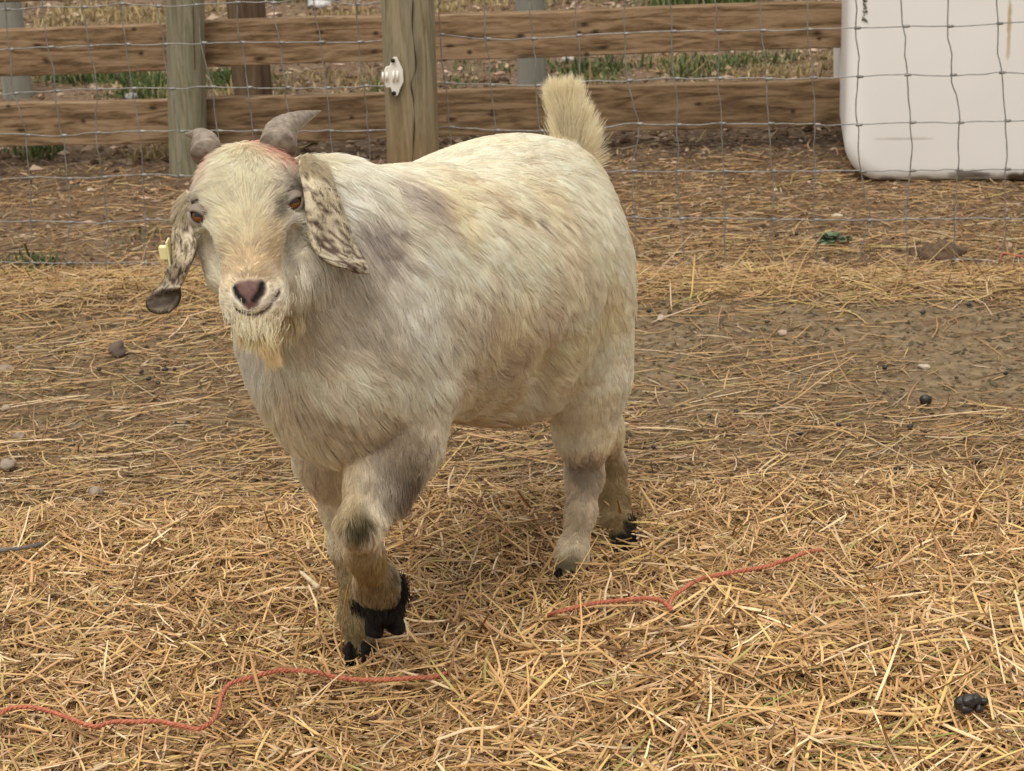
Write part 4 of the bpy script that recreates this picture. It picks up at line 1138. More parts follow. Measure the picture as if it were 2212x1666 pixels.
# ------------------------------------------------------------------ wood
def wood_mat(name, dark, mid, light, axis='Z', scale=1.0, green=None, knots=0.0, base_brown=None, contrast=1.0, knot_at=()):
    m, t, b = new_mat(name)
    tcn = t.nodes.new("ShaderNodeTexCoord"); mp = t.nodes.new("ShaderNodeMapping")
    info = t.nodes.new("ShaderNodeObjectInfo")
    off = t.nodes.new("ShaderNodeVectorMath"); off.operation = 'SCALE'; off.inputs[3].default_value = 17.0
    cmb = t.nodes.new("ShaderNodeCombineXYZ")
    for i in range(3): t.links.new(info.outputs["Random"], cmb.inputs[i])
    t.links.new(cmb.outputs[0], off.inputs[0])
    add = t.nodes.new("ShaderNodeVectorMath"); add.operation = 'ADD'
    t.links.new(tcn.outputs["Object"], add.inputs[0]); t.links.new(off.outputs[0], add.inputs[1])
    sc = {'Z': (1, 1, .10), 'X': (.11, 1, 1)}[axis]
    mp.inputs["Scale"].default_value = tuple(v * scale for v in sc)
    t.links.new(add.outputs[0], mp.inputs["Vector"])
    n1 = t.nodes.new("ShaderNodeTexNoise"); n1.inputs["Scale"].default_value = 26; n1.inputs["Detail"].default_value = 7; n1.inputs["Roughness"].default_value = .62; n1.inputs["Distortion"].default_value = .7
    n2 = t.nodes.new("ShaderNodeTexNoise"); n2.inputs["Scale"].default_value = 130; n2.inputs["Detail"].default_value = 5
    t.links.new(mp.outputs[0], n1.inputs["Vector"]); t.links.new(mp.outputs[0], n2.inputs["Vector"])
    # growth rings cut lengthwise: bands bent by the slow noise
    mul = t.nodes.new("ShaderNodeMath"); mul.operation = 'MULTIPLY'; mul.inputs[1].default_value = 34
    sn = t.nodes.new("ShaderNodeMath"); sn.operation = 'SINE'
    n3 = t.nodes.new("ShaderNodeTexNoise"); n3.inputs["Scale"].default_value = 7; n3.inputs["Detail"].default_value = 2; n3.inputs["Distortion"].default_value = .4
    t.links.new(mp.outputs[0], n3.inputs["Vector"]); t.links.new(n3.outputs["Fac"], mul.inputs[0]); t.links.new(mul.outputs[0], sn.inputs[0])
    a1 = t.nodes.new("ShaderNodeMath"); a1.operation = 'MULTIPLY_ADD'; a1.inputs[1].default_value = .13 * contrast
    t.links.new(sn.outputs[0], a1.inputs[0]); t.links.new(n1.outputs["Fac"], a1.inputs[2])
    a2 = t.nodes.new("ShaderNodeMath"); a2.operation = 'MULTIPLY_ADD'; a2.inputs[1].default_value = .5 * contrast
    t.links.new(n2.outputs["Fac"], a2.inputs[0]); t.links.new(a1.outputs[0], a2.inputs[2])
    cr = t.nodes.new("ShaderNodeValToRGB")
    e = cr.color_ramp.elements
    e[0].position, e[0].color = .50, (*dark, 1); e[1].position, e[1].color = 1.0, (*light, 1)
    k = e.new(.74); k.color = (*mid, 1)
    t.links.new(a2.outputs[0], cr.inputs["Fac"])
    last = cr.outputs[0]
    def mixin(last, fac, col, mode='MIX'):
        mx = t.nodes.new("ShaderNodeMix"); mx.data_type = 'RGBA'; mx.blend_type = mode; mx.inputs[7].default_value = (*col, 1)
        t.links.new(fac, mx.inputs[0]); t.links.new(last, mx.inputs[6]); return mx.outputs[2]
    if green:
        ng = t.nodes.new("ShaderNodeTexNoise"); ng.inputs["Scale"].default_value = 11; ng.inputs["Detail"].default_value = 3
        t.links.new(mp.outputs[0], ng.inputs["Vector"])
        mr = t.nodes.new("ShaderNodeMapRange"); mr.inputs[1].default_value = .35; mr.inputs[2].default_value = .7; mr.inputs[3].default_value = .15; mr.inputs[4].default_value = .75
        t.links.new(ng.outputs["Fac"], mr.inputs[0]); last = mixin(last, mr.outputs[0], green)
    if base_brown:
        col, z0, z1 = base_brown
        sp = t.nodes.new("ShaderNodeSeparateXYZ"); t.links.new(tcn.outputs["Object"], sp.inputs[0])
        nb = t.nodes.new("ShaderNodeMath"); nb.operation = 'MULTIPLY_ADD'; nb.inputs[1].default_value = .35
        t.links.new(n1.outputs["Fac"], nb.inputs[0]); t.links.new(sp.outputs[2], nb.inputs[2])
        mr = t.nodes.new("ShaderNodeMapRange"); mr.inputs[1].default_value = z0 + .17; mr.inputs[2].default_value = z1 + .17; mr.inputs[3].default_value = .65; mr.inputs[4].default_value = 0
        t.links.new(nb.outputs[0], mr.inputs[0]); last = mixin(last, mr.outputs[0], col)
    if knots:
        vm = t.nodes.new("ShaderNodeMapping"); vm.inputs["Scale"].default_value = (5.5, 9, 20) if axis == 'X' else (12, 12, 5)
        t.links.new(add.outputs[0], vm.inputs["Vector"])
        vo = t.nodes.new("ShaderNodeTexVoronoi"); vo.inputs["Scale"].default_value = .62; vo.inputs["Randomness"].default_value = 1
        t.links.new(vm.outputs[0], vo.inputs["Vector"])
        mr = t.nodes.new("ShaderNodeMapRange"); mr.inputs[1].default_value = .06; mr.inputs[2].default_value = .17; mr.inputs[3].default_value = knots; mr.inputs[4].default_value = 0
        t.links.new(vo.outputs["Distance"], mr.inputs[0]); last = mixin(last, mr.outputs[0], tuple(v * .45 for v in dark))
    for q, rd in knot_at:                      # single knots at their own places on this board
        vm = t.nodes.new("ShaderNodeMapping"); vm.vector_type = 'TEXTURE'
        vm.inputs["Location"].default_value = q; vm.inputs["Scale"].default_value = rd
        t.links.new(tcn.outputs["Object"], vm.inputs["Vector"])
        ln = t.nodes.new("ShaderNodeVectorMath"); ln.operation = 'LENGTH'; t.links.new(vm.outputs[0], ln.inputs[0])
        ad = t.nodes.new("ShaderNodeMath"); ad.operation = 'MULTIPLY_ADD'; ad.inputs[1].default_value = .9
        t.links.new(n2.outputs["Fac"], ad.inputs[0]); t.links.new(ln.outputs["Value"], ad.inputs[2])
        mr = t.nodes.new("ShaderNodeMapRange"); mr.inputs[1].default_value = .75; mr.inputs[2].default_value = 1.6; mr.inputs[3].default_value = .92; mr.inputs[4].default_value = 0
        t.links.new(ad.outputs[0], mr.inputs[0]); last = mixin(last, mr.outputs[0], tuple(v * .35 for v in dark))
    t.links.new(last, b.inputs["Base Color"])
    bp = t.nodes.new("ShaderNodeBump"); bp.inputs["Strength"].default_value = .5; bp.inputs["Distance"].default_value = .003
    t.links.new(a2.outputs[0], bp.inputs["Height"]); t.links.new(bp.outputs[0], b.inputs["Normal"])
    b.inputs["Roughness"].default_value = .85; b.inputs["Specular IOR Level"].default_value = .2
    return m

post_green = wood_mat("weathered_post", (.12, .10, .065), (.225, .195, .13), (.33, .295, .205), 'Z', 3.4, green=(.235, .23, .155), contrast=.9)
post_brown = wood_mat("weathered_post_brown_foot", (.10, .07, .038), (.23, .175, .10), (.34, .275, .17), 'Z', 3.4, green=(.25, .235, .165), base_brown=((.24, .14, .06), .22, .46), contrast=1.2)
post_grey = wood_mat("grey_post", (.17, .165, .14), (.25, .245, .205), (.33, .32, .27), 'Z', 1, green=(.25, .26, .22))
post_dark = wood_mat("dark_post", (.06, .04, .025), (.12, .08, .05), (.18, .13, .08), 'Z', 1)
PLANK = ((.100, .060, .031), (.222, .142, .077), (.33, .226, .136))
PLANK_DARK = ((.075, .045, .023), (.165, .105, .056), (.26, .175, .10))
crack_mat = simple_mat("wood_crack", (.035, .022, .012), .95)

def post_mesh(foot, top_h, r, lean=(0, 0), sides=28, seed=0):
    """A round post standing at foot; slightly out of round."""
    foot = np.asarray(foot, dtype=float); rows = 18
    V, Fq = [], []
    zs = np.linspace(-.08, top_h, rows)
    for i, z in enumerate(zs):
        for k in range(sides):
            a = 2 * math.pi * k / sides
            rr = r * (1 + .025 * math.sin(2 * a + seed) + .02 * math.sin(3 * a + z * 4 + seed) - .03 * z)
            V.append(foot + np.array([lean[0] * z + rr * math.cos(a), lean[1] * z + rr * math.sin(a), z]))
    for i in range(rows - 1):
        for k in range(sides):
            Fq.append([i * sides + k, i * sides + (k + 1) % sides, (i + 1) * sides + (k + 1) % sides, (i + 1) * sides + k])
    Fq.append([(rows - 1) * sides + k for k in range(sides)])
    return V, Fq

def lean_for(foot, px_top, y):
    """Sideways lean that puts the post's top at px_top."""
    t = PL(px_top[0], px_top[1], y, 0)
    return (t[0] - foot[0]) / max(t[2] - foot[2], .05)

# ------------------------------------------------------------------ wire netting with its round post
wf = empty("wire_fence", (float(PL(880, 575, WIRE_Y0, WIRE_K)[0]), float(PL(880, 575, WIRE_Y0, WIRE_K)[1]), 0.0))
tag(wf, "grey square mesh wire netting fence strung on a round wooden post", "fence")
KN = [  # rows from the second visible wire down: (x, y) in the photo for every upright wire
    [(21, 107), (31, 202), (57, 292), (63, 384), (68, 478), (65, 568)], [(107, 102), (120, 197), (135, 293), (146, 386), (150, 480), (145, 568)],
    [(192, 100), (209, 193), (208, 287), (223, 383), (232, 480), (228, 568)], [(272, 96), (286, 191), (303, 284), (308, 378), (314, 475), (311, 568)],
    [(353, 96), (368, 192), (389, 284), (388, 380), (395, 476), (398, 570)], [(437, 93), (456, 188), (470, 283), (475, 378), (478, 475), (480, 570)],
    [(521, 92), (535, 189), (547, 283), (556, 378), (560, 474), (562, 571)], [(603, 92), (618, 189), (630, 283), (640, 378), (645, 474), (648, 571)],
    [(691, 91), (705, 190), (713, 283), (722, 377), (728, 474), (730, 571)], [(774, 91), (786, 186), (795, 283), (803, 376), (808, 474), (812, 572)],
    [(862, 84), (874, 183), (884, 279), (890, 374), (896, 473), (900, 572)], [(951, 75), (961, 180), (972, 275), (980, 373), (985, 473), (990, 572)],
    [(1051, 84), (1060, 184), (1072, 282), (1078, 375), (1083, 473), (1085, 572)], [(1150, 84), (1158, 185), (1165, 283), (1172, 374), (1176, 473), (1180, 572)],
    [(1247, 77), (1254, 178), (1270, 279), (1272, 372), (1276, 472), (1280, 572)], [(1349, 73), (1356, 174), (1377, 268), (1366, 370), (1370, 470), (1378, 572)],
    [(1451, 68), (1457, 170), (1464, 270), (1461, 370), (1470, 472), (1480, 571)], [(1548, 67), (1552, 169), (1557, 267), (1562, 370), (1565, 472), (1568, 572)],
    [(1645, 66), (1655, 171), (1661, 267), (1668, 370), (1667, 474), (1670, 571)], [(1745, 64), (1753, 168), (1761, 269), (1758, 371), (1760, 475), (1761, 575)],
    [(1848, 61), (1853, 166), (1851, 270), (1861, 371), (1876, 476), (1852, 573)], [(1953, 57), (1956, 162), (1967, 265), (1967, 369), (1956, 473), (1962, 573)],
    [(2048, 57), (2055, 162), (2071, 265), (2068, 368), (2060, 473), (2065, 562)], [(2155, 51), (2160, 157), (2172, 261), (2172, 366), (2170, 473), (2165, 562)]]
K3 = np.array([[PL(px, py, WIRE_Y0, WIRE_K) for px, py in c] for c in KN])           # columns x rows x 3
pitch = np.mean(K3[:, :-1] - K3[:, 1:], axis=(0, 1)); step = np.mean(K3[1:] - K3[:-1], axis=(0, 1))
ups = [K3[:, 0] + (K3[:, 0] - K3[:, 1]) * .9 * (i + 1) + rng.normal(size=(len(KN), 3)) * np.array([.003, .002, .002]) for i in range(5)]
K3 = np.concatenate([np.stack(ups[::-1], 1), K3], 1)
lft = [K3[0] - step * (i + 1) + rng.normal(size=K3[0].shape) * .003 for i in range(12)]
rgt = [K3[-1] + step * (i + 1) + rng.normal(size=K3[0].shape) * .003 for i in range(12)]
K3 = np.concatenate([np.array(lft[::-1]), K3, np.array(rgt)], 0)
nc, nr = K3.shape[:2]
wire = MB()
def wavy(pts, n, amp):
    c = spline(pts, n)
    c[:, 0] += amp * (noise3(c, 30, 201) - .5); c[:, 2] += amp * (noise3(c, 34, 202) - .5); c[:, 1] += amp * (noise3(c, 28, 203) - .5)
    return c
for r in range(nr): wire.tube(wavy(K3[:, r], nc * 6, .006), .0014, 6)
for c in range(nc):
    pts = K3[c].copy(); pts[:, 1] -= .0022
    tail = pts[-1] + (pts[-1] - pts[-2]) * np.array([.4, .4, .35])
    wire.tube(wavy(np.vstack([pts, tail]), nr * 6, .010), .0014, 6)
for c in range(nc):
    for r in range(nr):
        p = K3[c, r]; d = unit(K3[min(c + 1, nc - 1), r] - K3[max(c - 1, 0), r])
        wire.tube([p - d * .002, p + d * .002, p + d * .0065, p + d * .012], [.0032, .0036, .0034, .0026], 7)
wire_mat = simple_mat("galvanised_wire", (.25, .245, .232), .5, metal=.35, noise_amt=.3, noise_scale=60)
wire.build("wire_mesh", wire_mat, wf)
# the post stands on the near side of the netting
z_top = PL(882, 0, WIRE_Y0 - .06, 0)
foot = PL(893, 480, WIRE_Y0 - .062, 0); foot[2] = 0
V, Fq = post_mesh(foot, 1.25, .0565, (lean_for(foot, (881, 0), foot[1]), 0), 32, 1)
wpost = mesh_obj("post", V, Fq, post_brown, wf, origin=foot)
ck = [(855, 2), (861, 60), (872, 115), (876, 160), (868, 178), (878, 210), (886, 260), (889, 300), (888, 340), (884, 380)]
ck = [(892, 0), (891, 60), (896, 110), (898, 150), (888, 180), (893, 215), (895, 260), (893, 310), (890, 360)]
cm = MB()
cpts = []
for px, py in ck:
    d = ray(px, py); q = PL(px, py, foot[1], 0)
    ax_x = foot[0] + lean_for(foot, (881, 0), foot[1]) * q[2]
    off = q[0] - ax_x; rr = .0565 * (1 - .03 * q[2]) + .0002
    q = CO + d * ((foot[1] - math.sqrt(max(rr ** 2 - off ** 2, 1e-6))) / d[1])
    cpts.append(q)
cm.tube(spline(cpts, 60), .0011 * (1 + .5 * np.sin(np.linspace(0, 25, 60))), 6)
cm.build("crack", crack_mat, wpost)
tag(wpost, None)

# white insulator nailed to that post
ins = empty("fence_insulator", tuple(float(v) for v in PL(850, 165, foot[1] - .06, 0)))
tag(ins, "white plastic electric fence insulator nailed to the round post behind the goat", "insulator")
plastic = simple_mat("white_plastic", (.80, .77, .70), .35, spec=.5)
nail_mat = simple_mat("nail", (.03, .025, .02), .5, metal=.6)
def IP(cx, cy, depth):
    """crop pixel of the insulator close-up -> point, depth metres before the post's face"""
    return PL(802.5 + cx * .0781, 97.6 + cy * .0781, foot[1] - .0525 - depth, 0)
outline = [(620, 325), (690, 325), (725, 370), (870, 690), (885, 1020), (790, 1220), (730, 1390), (660, 1420), (600, 1380), (560, 1290), (530, 1180), (400, 1180), (355, 1080), (350, 700), (400, 590), (500, 580), (545, 440), (570, 370)]
pm = MB(); no = len(outline)
pm.add([IP(*o, 0.0075) for o in outline] + [IP(*o, -0.004) for o in outline], [list(range(no)), [no + i for i in range(no)][::-1]] + [[i, no + i, no + (i + 1) % no, (i + 1) % no] for i in range(no)])
pl = pm.build("plate", plastic, ins, smooth=False)
bm_ = pl.modifiers.new("bevel", 'BEVEL'); bm_.width = .0016; bm_.segments = 3
for cx0, cy0, rad_ in ((310, 890, 150), (420, 880, 130), (605, 880, 165), (715, 870, 160)):
    lm = MB(); K = 20; V = []
    for e in (-1, 1):
        for k in range(K):
            a = math.pi * k / (K - 1)
            V.append(IP(cx0 + e * 26, cy0 - rad_ * math.cos(a), .004 + .013 * math.sin(a)))
    lm.add(V, [list(range(K)), [K + i for i in range(K)][::-1]] + [[i, K + i, K + (i + 1) % K, (i + 1) % K] for i in range(K)])
    lo = lm.build("lug", plastic, ins, smooth=False)
    bb = lo.modifiers.new("bevel", 'BEVEL'); bb.width = .0008; bb.segments = 2
for cx0, cy0 in ((600, 430), (628, 1335)):
    nm = MB(); nm.tube([IP(cx0 + 20, cy0, .004), IP(cx0, cy0, .0105), IP(cx0 - 6, cy0, .0125)], [.0035, .0036, .0048], 10)
    nm.build("nail", nail_mat, ins)

# ------------------------------------------------------------------ plank fence
rf = empty("plank_fence", (-.87, 5.12, 0.0))
tag(rf, "brown plank fence with a greenish round post behind the wire netting", "fence")
foot2 = GP(402, 384); foot2[1] += .055; foot2[2] = 0
V, Fq = post_mesh(foot2, 1.3, .0535, (lean_for(foot2, (399, 0), foot2[1]), 0), 30, 4)
p2 = mesh_obj("post", V, Fq, post_green, rf, origin=foot2)
cm = MB(); cpts = []
for px, py in [(417, 0), (418, 60), (420, 110), (421, 150)]:
    d = ray(px, py); q = PL(px, py, foot2[1], 0); off = q[0] - foot2[0] - lean_for(foot2, (399, 0), foot2[1]) * q[2]
    cpts.append(CO + d * ((foot2[1] - math.sqrt(.0526 ** 2 - off ** 2) - .0006) / d[1]))
cm.tube(spline(cpts, 30), .001, 6); cm.build("crack", crack_mat, p2)
ry0 = foot2[1] + .054 - RAIL_K * foot2[0]
def rail(pl_, pr_, hgt, tones, knots=(), thick=.038):
    """Plank whose front face's top edge runs from pl_ to pr_ in the photo."""
    a, b = PL(*pl_, ry0, RAIL_K), PL(*pr_, ry0, RAIL_K)
    d = unit(b - a); nrm_ = unit(np.array([-d[1], d[0], 0])); nrm_ *= np.sign(nrm_[1])
    L_ = float(np.linalg.norm(b - a)); n = 24
    V, Fq = [], []
    for i in range(n + 1):
        p = a + d * L_ * i / n
        wob = .002 * math.sin(i * .7 + pl_[1])
        for dy, dz in ((0, -hgt + wob), (0, wob), (thick, wob), (thick, -hgt + wob)): V.append(p + nrm_ * dy + np.array([0, 0, dz]))
    for i in range(n):
        for k in range(4): Fq.append([i * 4 + k, i * 4 + (k + 1) % 4, (i + 1) * 4 + (k + 1) % 4, (i + 1) * 4 + k])
    Fq += [[3, 2, 1, 0], [n * 4 + k for k in range(4)]]
    kn = [(tuple(float(v) for v in PL(x_, y_, ry0, RAIL_K) - a), (.009 + .004 * (i % 3), .05, .0065 + .002 * (i % 2))) for i, (x_, y_) in enumerate(knots)]
    mat = wood_mat("plank", *tones, 'X', 3.0, contrast=1.15, knot_at=kn)
    o = mesh_obj("rail", V, Fq, mat, rf, smooth=False, origin=a)
    bb = o.modifiers.new("bevel", 'BEVEL'); bb.width = .003; bb.segments = 2; bb.limit_method = 'ANGLE'
    return o
dz = lambda px, y1, y2: float(PL(px, y1, ry0, RAIL_K)[2] - PL(px, y2, ry0, RAIL_K)[2])
rail((-1500, 110), (400, 53), dz(200, 60, 160), PLANK, [(290, 64), (99, 131), (80, 98), (305, 116)])
rail((403, 50), (2900, -28), dz(640, 44, 141), PLANK, [(812, 72), (809, 112), (971, 99), (1014, 113), (1014, 80), (1124, 78), (1251, 70), (1287, 69), (1304, 102), (1267, 118), (1262, 53), (1765, 72), (1770, 84), (690, 70), (560, 128)])
rail((-1500, 271), (400, 216), dz(200, 220, 312), PLANK, [(18, 230), (330, 233), (46, 282), (180, 262)])
rail((403, 216), (2900, 138), dz(640, 212, 309), PLANK_DARK, [(1064, 240), (1284, 266), (1064, 248), (1713, 241), (1510, 225), (976, 258), (760, 254)])
rail((-1500, -52), (400, -108), dz(200, -95, 6), PLANK_DARK)
rail((403, -110), (2900, -190), dz(640, -110, -12), PLANK)

# ------------------------------------------------------------------ single posts farther back
def far_post(foot_px, top_px, r, mat, label, h=1.3, seed=0):
    f = GP(*foot_px); f[1] += r; f[2] = 0
    V, Fq = post_mesh(f, h, r, (lean_for(f, top_px, f[1]), 0), 24, seed)
    o = mesh_obj("fence_post", V, Fq, mat, origin=f)
    tag(o, label, "post", "single posts in the paddock behind the fences")
far_post((32, 216), (16, 20), .047, post_grey, "pale grey round post at the edge of the picture beyond the plank fence", seed=2)
far_post((545, 232), (531, 0), .060, post_dark, "dark brown post standing close behind the planks beside the greenish post", seed=3)
far_post((1152, 205), (1145, 0), .048, post_grey, "grey round post beyond the planks just above the goat's tail", seed=5)

# ------------------------------------------------------------------ white tank
tk_y0, tk_k = 4.69 + .14 * 1.05, -.14
def TP(px, py, out=0.0):
    p = PL(px, py, tk_y0, tk_k); return p + np.array([-.139, -.99, 0]) * out
left = TP(1829, 120); botm = TP(2000, 398)
xdir = unit(np.array([1.0, tk_k, 0])); ydir = np.array([-xdir[1], xdir[0], 0])
Wt, Ht, Dt, rb = 1.15, 1.05, .95, .105
o0 = np.array([left[0], left[1], 0]); 
prof = []
for i in range(11):
    a = math.pi * 1.0 + (math.pi / 2) * i / 10
    prof.append((rb * .92 + rb * .92 * math.cos(a), rb + rb * math.sin(a)))
for i in range(11):
    a = math.pi * 1.5 + (math.pi / 2) * i / 10
    prof.append((Wt - rb + rb * math.cos(a), rb + rb * math.sin(a)))
for i in range(9):
    a = (math.pi / 2) * i / 8
    prof.append((Wt - .08 + .08 * math.cos(a), Ht - .08 + .08 * math.sin(a)))
for i in range(9):
    a = math.pi / 2 + (math.pi / 2) * i / 8
    prof.append((.08 + .08 * math.cos(a), Ht - .08 + .08 * math.sin(a)))
npf = len(prof)
ins_ = lambda q, e: (q[0] + (Wt / 2 - q[0]) * e / (Wt / 2), q[1] + (Ht / 2 - q[1]) * e / (Ht / 2))
rings = [(0.0, .035), (.004, .018), (.012, .008), (.024, .002), (.04, 0.0), (Dt - .04, 0.0), (Dt - .012, .008), (Dt, .035)]
V = []
for dep, e in rings:
    for q in prof:
        x_, z_ = ins_(q, e); z_ = max(z_, .0) + .002
        V.append(o0 + xdir * x_ + ydir * dep + np.array([0, 0, z_]))
Fq = [[r * npf + k, (r + 1) * npf + k, (r + 1) * npf + (k + 1) % npf, r * npf + (k + 1) % npf] for r in range(len(rings) - 1) for k in range(npf)]
Fq += [list(range(npf)), [(len(rings) - 1) * npf + k for k in range(npf)][::-1]]
tmat, t_, b_ = new_mat("white_polythene")
b_.inputs["Roughness"].default_value = .42; b_.inputs["Specular IOR Level"].default_value = .35
tcn = t_.nodes.new("ShaderNodeTexCoord"); no1 = t_.nodes.new("ShaderNodeTexNoise"); no1.inputs["Scale"].default_value = 3.5; no1.inputs["Detail"].default_value = 4
t_.links.new(tcn.outputs["Object"], no1.inputs["Vector"])
cr = t_.nodes.new("ShaderNodeValToRGB"); cr.color_ramp.elements[0].color = (.85, .845, .825, 1); cr.color_ramp.elements[1].color = (.90, .895, .88, 1)
cr.color_ramp.elements[0].position = .3; cr.color_ramp.elements[1].position = .7
t_.links.new(no1.outputs["Fac"], cr.inputs["Fac"]); last = cr.outputs[0]
spn = t_.nodes.new("ShaderNodeTexNoise"); spn.inputs["Scale"].default_value = 38; spn.inputs["Detail"].default_value = 6
t_.links.new(tcn.outputs["Object"], spn.inputs["Vector"])
def stain(last, p, radii, col, strength):
    q = p - o0
    mp = t_.nodes.new("ShaderNodeMapping"); mp.vector_type = 'TEXTURE'
    mp.inputs["Location"].default_value = tuple(float(v) for v in q); mp.inputs["Scale"].default_value = radii
    t_.links.new(tcn.outputs["Object"], mp.inputs["Vector"])
    ln = t_.nodes.new("ShaderNodeVectorMath"); ln.operation = 'LENGTH'; t_.links.new(mp.outputs[0], ln.inputs[0])
    ad = t_.nodes.new("ShaderNodeMath"); ad.operation = 'MULTIPLY_ADD'; ad.inputs[1].default_value = 1.3
    t_.links.new(spn.outputs["Fac"], ad.inputs[0]); t_.links.new(ln.outputs["Value"], ad.inputs[2])
    mr = t_.nodes.new("ShaderNodeMapRange"); mr.inputs[1].default_value = 1.1; mr.inputs[2].default_value = 1.75; mr.inputs[3].default_value = strength; mr.inputs[4].default_value = 0
    t_.links.new(ad.outputs[0], mr.inputs[0])
    mx = t_.nodes.new("ShaderNodeMix"); mx.data_type = 'RGBA'; mx.inputs[7].default_value = (*col, 1)
    t_.links.new(mr.outputs[0], mx.inputs[0]); t_.links.new(last, mx.inputs[6]); return mx.outputs[2]
for (px, py), rd, col, st in [((2180, 70), (.006, .1, .075), (.50, .33, .12), .7), ((2180, 30), (.005, .1, .05), (.50, .33, .12), .6), ((2090, 378), (.055, .1, .014), (.16, .14, .12), .85),
                              ((2122, 380), (.03, .1, .012), (.15, .12, .10), .8), ((2195, 383), (.04, .1, .014), (.12, .075, .055), .95), ((2240, 380), (.05, .1, .016), (.12, .08, .06), .9),
                              ((1990, 386), (.035, .1, .010), (.26, .19, .11), .6), ((1915, 392), (.03, .1, .014), (.22, .15, .09), .7), ((1960, 300), (.08, .1, .004), (.5, .47, .42), .6)]:
    last = stain(last, TP(px, py), rd, col, st)
t_.links.new(last, b_.inputs["Base Color"])
tank = mesh_obj("water_tank", V, Fq, tmat, origin=o0)
tag(tank, "white plastic tank with rounded corners and dirt splashes standing behind the netting", "tank")
ink = simple_mat("marker_ink", (.10, .105, .055), .6)
letters = [[(425, 478), (312, 428), (330, 424), (402, 442), (385, 432), (308, 362)], [(345, 322), (352, 348)],
           [(412, 282), (402, 236), (372, 256), (352, 272), (322, 266), (326, 226)], [(330, 182), (382, 182), (394, 160), (378, 140), (330, 132)],
           [(390, 108), (345, 98), (330, 70), (346, 62)], [(370, 34), (372, -8), (340, -10), (332, 14), (352, 36), (392, 34), (412, 10), (404, -12)]]
lm = MB()
for s_ in letters:
    pts = [TP(1832.6 + x_ * .098, y_ * .098, .0015) for x_, y_ in s_]
    n = 6 * len(pts)
    lm.tube(spline(pts, n), .0019 * (0.8 + .3 * np.sin(np.linspace(0, 5, n))), 6)
lm.build("lettering", ink, tank)
lid = MB(); lc = o0 + xdir * Wt * .5 + ydir * Dt * .5
ring = lambda z, r: [lc + np.array([r * math.cos(a), r * math.sin(a), z]) for a in np.linspace(0, 2 * math.pi, 33)[:-1]]
Vl = ring(Ht - .01, .16) + ring(Ht + .03, .16) + ring(Ht + .04, .15)
lid.add(Vl, [[i, (i + 1) % 32, 32 + (i + 1) % 32, 32 + i] for i in range(32)] + [[32 + i, 32 + (i + 1) % 32, 64 + (i + 1) % 32, 64 + i] for i in range(32)] + [[64 + i for i in range(32)]])
lid.build("lid", simple_mat("lid_plastic", (.55, .53, .48), .4), tank)
# ------------------------------------------------------------------ small things on the ground
def on_ground(px, py, above=0.0):
    p = GP(px, py)
    for _ in range(3):
        p = GP(px, py, float(ground_h(p[0], p[1])) + above)
    return p

twine_mat, t_, b_ = new_mat("orange_twine")
tcn = t_.nodes.new("ShaderNodeTexCoord"); no = t_.nodes.new("ShaderNodeTexNoise"); no.inputs["Scale"].default_value = 220; no.inputs["Detail"].default_value = 4
t_.links.new(tcn.outputs["Object"], no.inputs["Vector"])
cr = t_.nodes.new("ShaderNodeValToRGB"); cr.color_ramp.elements[0].position = .3; cr.color_ramp.elements[1].position = .75
cr.color_ramp.elements[0].color = (.29, .070, .033, 1); cr.color_ramp.elements[1].color = (.58, .205, .115, 1)
t_.links.new(no.outputs["Fac"], cr.inputs["Fac"]); t_.links.new(cr.outputs[0], b_.inputs["Base Color"]); b_.inputs["Roughness"].default_value = .7
def twine(px_pts, label, above, r=.0029, pts3=None):
    c = np.array([on_ground(px, py, a) for (px, py), a in zip(px_pts, above)]) if pts3 is None else np.asarray(pts3)
    n = max(80, int(np.linalg.norm(np.diff(c, axis=0), axis=1).sum() / .0022))
    c = spline(c, n)
    s = np.concatenate([[0], np.cumsum(np.linalg.norm(np.diff(c, axis=0), axis=1))])
    t = unit(np.gradient(c, axis=0)); w = unit(np.cross(t, [0, 0, 1.0])); u = np.cross(w, t)
    m = MB()
    for k in range(3):
        ph = s / .013 * 6.28 / 1.6 + k * 2.094
        m.tube(c + (w * np.cos(ph)[:, None] + u * np.sin(ph)[:, None]) * r * .55, r * .62 * (1 + .12 * np.sin(s * 900 + k)), 6)
    # loose fibres
    for k in range(int(n / 9)):
        i = rng.integers(2, n - 4); d = unit(t[i] + .6 * rng.normal(size=3)); ln = rng.uniform(.004, .012)
        m.tube([c[i], c[i] + d * ln * .5 + u[i] * .001, c[i] + d * ln + u[i] * rng.uniform(-.001, .003)], [.00035, .0003, .0001], 4)
    o = m.build("baling_twine", twine_mat, origin=c[0])
    tag(o, label, "twine", "orange baling twine in the straw")
k1 = .3488
T1 = [(x_ * k1, 1084.4 + y_ * k1) for x_, y_ in [(-60, 1325), (0, 1310), (60, 1280), (180, 1270), (280, 1290), (400, 1330), (520, 1375), (600, 1390), (700, 1362), (850, 1362), (980, 1358), (1060, 1375), (1160, 1395), (1230, 1405), (1310, 1360), (1350, 1290), (1370, 1200), (1420, 1130), (1500, 1100), (1600, 1075), (1720, 1045), (1850, 1045), (1960, 1055), (2060, 1080)]]
T1 += [(759 + x_ * .3285, 1138.6 + y_ * .3285) for x_, y_ in [(0, 1000), (100, 1006), (200, 1005), (300, 1000), (430, 990), (540, 985), (650, 950), (720, 930)]]
twine(T1, "long orange twine winding through the straw below the goat's front hooves", [.049] * (len(T1) - 3) + [.040, .030, .010])
